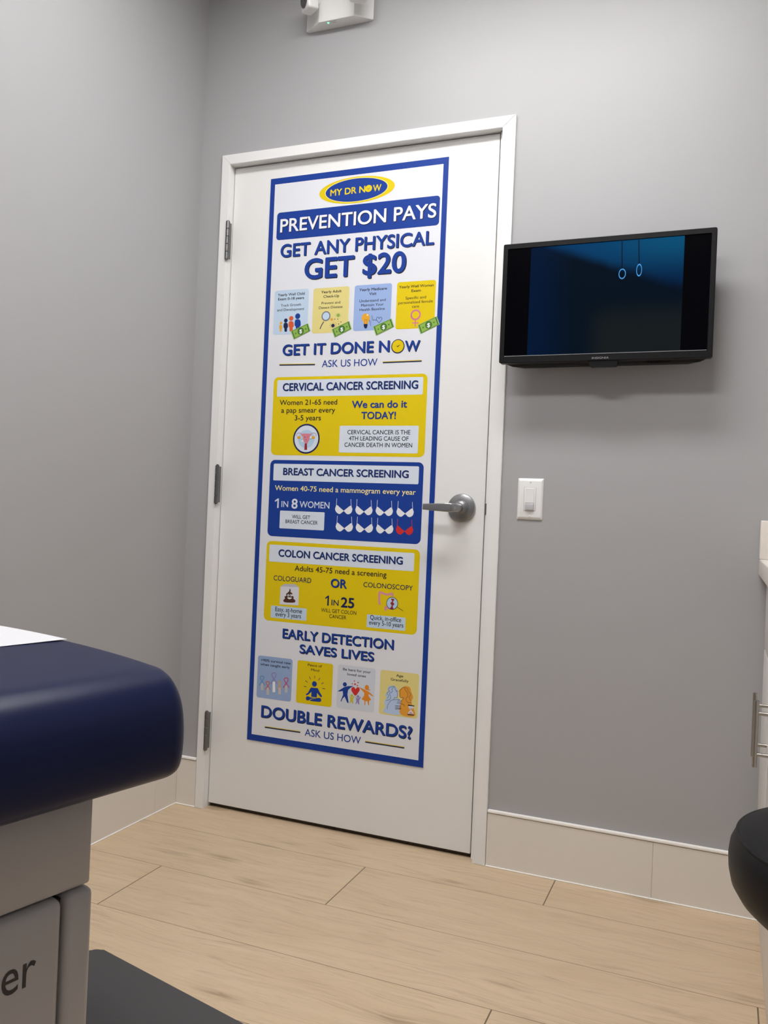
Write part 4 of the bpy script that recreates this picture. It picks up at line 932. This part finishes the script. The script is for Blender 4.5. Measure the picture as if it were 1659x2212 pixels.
# ================================================================== EMERGENCY LIGHT
em = thing('emergency_light', 'white emergency light with two lamp heads high above the door', 'emergency light', (0.386, 0, 2.5366))
bm = bmesh.new(); plan = [(-0.118, 0.0), (0.109, 0.0), (0.112, -0.006), (0.0630, -0.0450), (-0.0585, -0.0450), (-0.121, -0.006)]
loft(bm, [[(a * k, b * k2, z) for a, b in plan] for k, k2, z in ((0.985, 0.97, 0.0), (1.0, 1.0, 0.003), (1.0, 1.0, 0.175), (0.985, 0.97, 0.178))])
obj('housing', bm, M['white_plastic'], em, 25)
bm = bmesh.new(); lathe(bm, [(0, -0.0012), (0.0022, -0.0008), (0.0028, 0.0004), (0, 0.0006)], (-0.0305, -0.0330, 0), 'Z', 16); bmesh.ops.scale(bm, vec=(1.35, 1.35, 1.5), verts=bm.verts[:], space=Matrix.Translation((0.0305, 0.0330, 0))); obj('indicator_led', bm, M['led'], em, 30, label='small green indicator light')
bm = bmesh.new(); box(bm, (-0.020, -0.0375, -0.0004), (-0.001, -0.0365, 0.0004)); box(bm, (-0.017, -0.0300, -0.0004), (-0.003, -0.0290, 0.0004)); obj('marking_lines', bm, M['letter_grey'], em)
for sx, base, ang in ((-1, (-0.0745, -0.0800, 0.0480), -36), (1, (0.0965, -0.0850, 0.0440), 40)):
    mt = Matrix.Translation(base) @ Matrix.Rotation(R(ang), 4, 'Z') @ Matrix.Rotation(R(8), 4, 'X')
    bm = bmesh.new(); box(bm, (-0.026, -0.019, -0.030), (0.026, 0.019, 0.034), 0.007, 3, mat=mt); head = obj('lamp_head', bm, M['white_plastic'], em, 40)
    bm = bmesh.new(); b2 = bmesh.new(); lathe(b2, [(0, -0.0190), (0.008, -0.0200), (0.016, -0.0212), (0.0215, -0.0205), (0.0225, -0.0180)], (0, 0, 0.002), 'Y', 40)
    for v in b2.verts: v.co.z *= 1.18
    merge(bm, b2, 0, mt); obj('lens', bm, M['reflector'], head, 50, label='clear faceted lamp lens')
    bm = bmesh.new(); tube(bm, Vector(base), (base[0] * 0.80, -0.030, base[2] + 0.018), 0.010); obj('swivel_arm', bm, M['white_plastic'], em, 40)

# ================================================================== EXAM TABLE
tb = thing('exam_table', 'navy padded exam table on a grey enamel base at the left', 'exam table', (0.964, -1.550, 0), R(-13.0))
CX0, CX1, CY0 = -0.712, 0.012, -1.45
def yend(x): return 0.024 + 0.050 * (1 - ((x - (CX0 + CX1) / 2) / ((CX1 - CX0) / 2)) ** 2)
def outline(ins):
    pts = []; x0, x1 = CX0 + ins, CX1 - ins; rc = max(0.012, 0.030 - ins * 0.3)
    ye = lambda x: yend(max(CX0, min(CX1, x))) - ins * (0.55 if ins < 0.05 else 1 - 0.0225 / ins)
    for q in range(9):
        a = R(90 * q / 8); pts.append((x1 - rc + rc * math.cos(a), ye(x1 - rc) - rc + rc * math.sin(a)))
    for q in range(1, 16):
        x = (x1 - rc) + (x0 - x1 + 2 * rc) * q / 16; pts.append((x, ye(x)))
    for q in range(9):
        a = R(90 + 90 * q / 8); pts.append((x0 + rc + rc * math.cos(a), ye(x0 + rc) - rc + rc * math.sin(a)))
    for q in range(1, 12): pts.append((x0, ye(x0) - rc + (CY0 + ins - ye(x0) + rc) * q / 12))
    for q in range(0, 17): pts.append((x0 + (x1 - x0) * q / 16, CY0 + ins))
    for q in range(1, 12): pts.append((x1, CY0 + ins + (ye(x1) - rc - CY0 - ins) * q / 12))
    return pts
PROF = [(0.110, 0.6680), (0.050, 0.6680), (0.028, 0.6700), (0.014, 0.6750), (0.005, 0.6840), (0.001, 0.7000), (0.0, 0.7200), (0.001, 0.7400), (0.004, 0.7580), (0.010, 0.7730), (0.019, 0.7860), (0.030, 0.7950), (0.045, 0.8010), (0.075, 0.8026), (0.130, 0.8032), (0.230, 0.8034), (0.340, 0.8034)]
def ztop(d):
    tops = PROF[6:]
    for (a, z0), (b, z1) in zip(tops, tops[1:]):
        if d <= b: return z0 + (z1 - z0) * max(0, d - a) / (b - a)
    return tops[-1][1]
bm = bmesh.new(); loft(bm, [[(x, y, z) for x, y in outline(i)] for i, z in smooth_pts(PROF, False, 4)])
obj('cushion', bm, M['vinyl'], tb, 60)
bm = bmesh.new(); box(bm, (-0.655, -1.40, 0.563), (-0.038, -0.071, 0.668), 0.004, 2); obj('base_housing', bm, M['table_body'], tb, 40)
bm = bmesh.new(); box(bm, (-0.640, -1.38, 0.0), (-0.075, -0.085, 0.562)); obj('pedestal', bm, M['table_body'], tb)
bm = bmesh.new(); box(bm, (-0.090, -0.1050, 0.03), (-0.032, -0.0690, 0.5610), 0.009, 3); obj('corner_post', bm, M['table_body'], tb, 40)
bm = bmesh.new(); box(bm, (-0.090, -0.6600, 0.05), (-0.032, -0.1085, 0.5600), 0.010, 3); drw = obj('drawer', bm, M['table_body'], tb, 40)
bm = bmesh.new(); box(bm, (-0.080, -0.1090, 0.04), (-0.045, -0.1045, 0.555)); obj('drawer_gap', bm, M['black_gap'], tb)
bm = lettering('er', -0.1797, -0.1407, 0.4800, 0.5065, lambda a, b: (-0.0316, a, b), 0.0); obj('drawer_lettering', bm, M['ink'], drw, label='black letters on the drawer')
bm = bmesh.new(); b2 = bmesh.new()
prism(b2, [(-0.545, -0.10), (-0.155, -0.10), (-0.155, 0.325), (-0.165, 0.335), (-0.535, 0.335), (-0.545, 0.325)], 0.02, 0.132, 'Z'); merge(bm, b2); st = obj('pull_out_step', bm, M['table_body'], tb)
pts = []
for cx_, cy_, a0 in ((-0.150, 0.327, 0), (-0.550, 0.327, 90)):
    for q in range(7): a = R(a0 + 90 * q / 6); pts.append((cx_ + 0.020 * math.cos(a), cy_ + 0.020 * math.sin(a)))
pts += [(-0.570, -0.07), (-0.130, -0.07)]
bm = bmesh.new(); prism(bm, pts, 0.132, 0.150, 'Z'); bmesh.ops.bevel(bm, geom=[e for e in bm.edges if all(v.co.z > 0.149 for v in e.verts)], offset=0.003, segments=2, affect='EDGES'); obj('step_tread', bm, M['tread'], st, 40, label='dark grey rubber tread')
# paper sheet lying along the far half of the pad
pp = bmesh.new(); NX, NY = 20, 50; px0, px1, py0 = -0.660, -0.272, -1.30
random.seed(3); grid = []
for j in range(NY + 1):
    row = []
    for i in range(NX + 1):
        x = px0 + (px1 - px0) * i / NX; ye = yend(x) - 0.0245 + 0.002 * math.sin(9 * x); y = py0 + (ye - py0) * j / NY
        d = min(max((yend(x) - y) / 0.55, yend(x) - y) if yend(x) - y < 0.027 else yend(x) - y + 0.0225, CX1 - x, x - CX0)
        wr = 0.0005 * (1 + math.sin(23 * x + 3 * math.sin(7 * y)) * math.sin(15 * y + 2.2))
        row.append(pp.verts.new((x, y, max(0.8036, ztop(d) + 0.0008) + wr)))
    grid.append(row)
for j in range(NY):
    for i in range(NX): pp.faces.new((grid[j][i], grid[j][i + 1], grid[j + 1][i + 1], grid[j + 1][i]))
pap = obj('exam_paper', pp, M['paper'], None, 60); tag(pap, 'white paper sheet lying on top of the navy exam table pad', 'paper sheet')
pap.location = tb.location; pap.rotation_euler = tb.rotation_euler

# ================================================================== CABINET AND COUNTER
cab = thing('base_cabinet', 'white base cabinet with two doors under the cream counter', 'cabinet', (1.700, -0.400, 0))
bm = bmesh.new(); box(bm, (-0.004, -0.380, 0.100), (0.585, 0.398, 0.884)); obj('carcass', bm, M['cabinet'], cab)
bm = bmesh.new(); box(bm, (-0.003, -0.380, 0.0), (0.585, 0.389, 0.0995), 0.001); obj('toe_kick', bm, M['tile'], cab, label='beige tile toe kick')
for y0, y1, hy in ((-0.376, 0.0040, -0.0400), (0.0080, 0.3620, 0.0500)):
    bm = bmesh.new(); box(bm, (-0.026, y0, 0.112), (-0.005, y1, 0.700), 0.002); dr = obj('door', bm, M['cabinet'], cab, 40)
    bm = bmesh.new(); zc = 0.572; hl = 0.070
    tube(bm, (-0.053, hy, zc - hl), (-0.053, hy, zc + hl), 0.0052, 20)
    for s in (-1, 1): tube(bm, (-0.053, hy, zc + s * hl * 0.62), (-0.0255, hy, zc + s * hl * 0.62), 0.0042, 16)
    obj('handle', bm, M['satin_steel'], dr, 40, label='satin steel bar handle')
    bm = bmesh.new(); box(bm, (-0.026, y0, 0.704), (-0.005, y1, 0.872), 0.002); obj('false_front', bm, M['cabinet'], cab, 40)
ct = thing('countertop', 'cream solid countertop with upstand against the grey wall at right', 'countertop', (1.655, -0.400, 0.885))
bm = bmesh.new(); box(bm, (0.0, -0.400, 0.0005), (0.634, 0.3985, 0.0415), 0.003, 3); obj('slab', bm, M['counter'], ct, 40)
bm = bmesh.new(); box(bm, (0.0, 0.3790, 0.0415), (0.634, 0.3985, 0.1415), 0.0025, 3); box(bm, (0.614, -0.400, 0.0415), (0.634, 0.379, 0.1415), 0.0025, 3); obj('upstand', bm, M['counter'], ct, 40)

# ================================================================== STOOL
SXc, SYc, SZt = 1.8065, -1.0350, 0.568
stl = thing('stool', 'round black padded stool in front of the counter at right edge', 'stool', (SXc, SYc, 0))
RS = 0.205
bm = bmesh.new(); lathe(bm, [(0, SZt + 0.006), (RS * 0.45, SZt + 0.005), (RS * 0.8, SZt + 0.002), (RS - 0.012, SZt - 0.0030), (RS - 0.004, SZt - 0.0090), (RS, SZt - 0.0140), (RS + 0.006, SZt - 0.0273), (RS + 0.008, SZt - 0.0437), (RS + 0.007, SZt - 0.0619), (RS + 0.003, SZt - 0.0801), (RS - 0.007, SZt - 0.0965), (RS - 0.022, SZt - 0.1101), (RS - 0.048, SZt - 0.1201), (RS - 0.080, SZt - 0.1238), (0, SZt - 0.1247)], (0, 0, 0), 'Z', 96); obj('seat', bm, M['black_vinyl'], stl, 70)
bm = bmesh.new(); lathe(bm, [(RS - 0.0035 + 0.0028 * math.cos(2 * math.pi * k / 10), SZt - 0.0105 + 0.0028 * math.sin(2 * math.pi * k / 10)) for k in range(11)], (0, 0, 0), 'Z', 96); obj('piping', bm, M['black_vinyl'], stl, 60)
bm = bmesh.new(); lathe(bm, [(0, 0.085), (0.030, 0.085), (0.030, 0.26), (0.016, 0.262), (0.016, SZt - 0.1247), (0.09, SZt - 0.1247), (0.09, SZt - 0.131), (0, SZt - 0.131)], (0, 0, 0), 'Z', 32); obj('gas_column', bm, M['chrome'], stl, 40)
for k in range(5):
    a = 2 * math.pi * k / 5 + 0.3; c, s = math.cos(a), math.sin(a)
    bm = bmesh.new(); loft(bm, [[(r * c - wd * s, r * s + wd * c, z0), (r * c + wd * s, r * s - wd * c, z0), (r * c + wd * s, r * s - wd * c, z1), (r * c - wd * s, r * s + wd * c, z1)] for r, wd, z0, z1 in ((0.02, 0.022, 0.082, 0.118), (0.12, 0.018, 0.074, 0.098), (0.190, 0.013, 0.064, 0.082))]); obj('leg', bm, M['chrome'], stl, 30)
    bm = bmesh.new(); wx, wy = 0.182 * c, 0.182 * s
    tube(bm, (wx - 0.011 * s, wy + 0.011 * c, 0.027), (wx + 0.011 * s, wy - 0.011 * c, 0.027), 0.027, 24); tube(bm, (wx, wy, 0.027), (wx, wy, 0.068), 0.006, 12); obj('caster', bm, M['black_gap'], stl, 40)

# ================================================================== CEILING LIGHTS
for (lx, ly), pw in PANELS:
    where = 'nearer the door wall' if ly > -1.5 else 'farther from the door wall'
    cl = thing('ceiling_light', 'white rectangular ceiling light panel ' + where, 'ceiling light', (lx, ly, CEIL), 0, 'ceiling light panels')
    bm = bmesh.new(); W2, D2 = PANEL_W / 2, PANEL_D / 2
    for lo, hi in (((-W2 - 0.02, -D2 - 0.02), (W2 + 0.02, -D2)), ((-W2 - 0.02, D2), (W2 + 0.02, D2 + 0.02)), ((-W2 - 0.02, -D2), (-W2, D2)), ((W2, -D2), (W2 + 0.02, D2))): box(bm, (lo[0], lo[1], -0.012), (hi[0], hi[1], 0.0))
    obj('frame', bm, M['white_plastic'], cl)
    bm = bmesh.new(); box(bm, (-W2, -D2, -0.008), (W2, D2, -0.001)); obj('diffuser', bm, mat('lamp_diffuser', (0.9, 0.9, 0.9), 0.5, emit=(PANEL_COLOR, PANEL_POWER * pw)), cl)
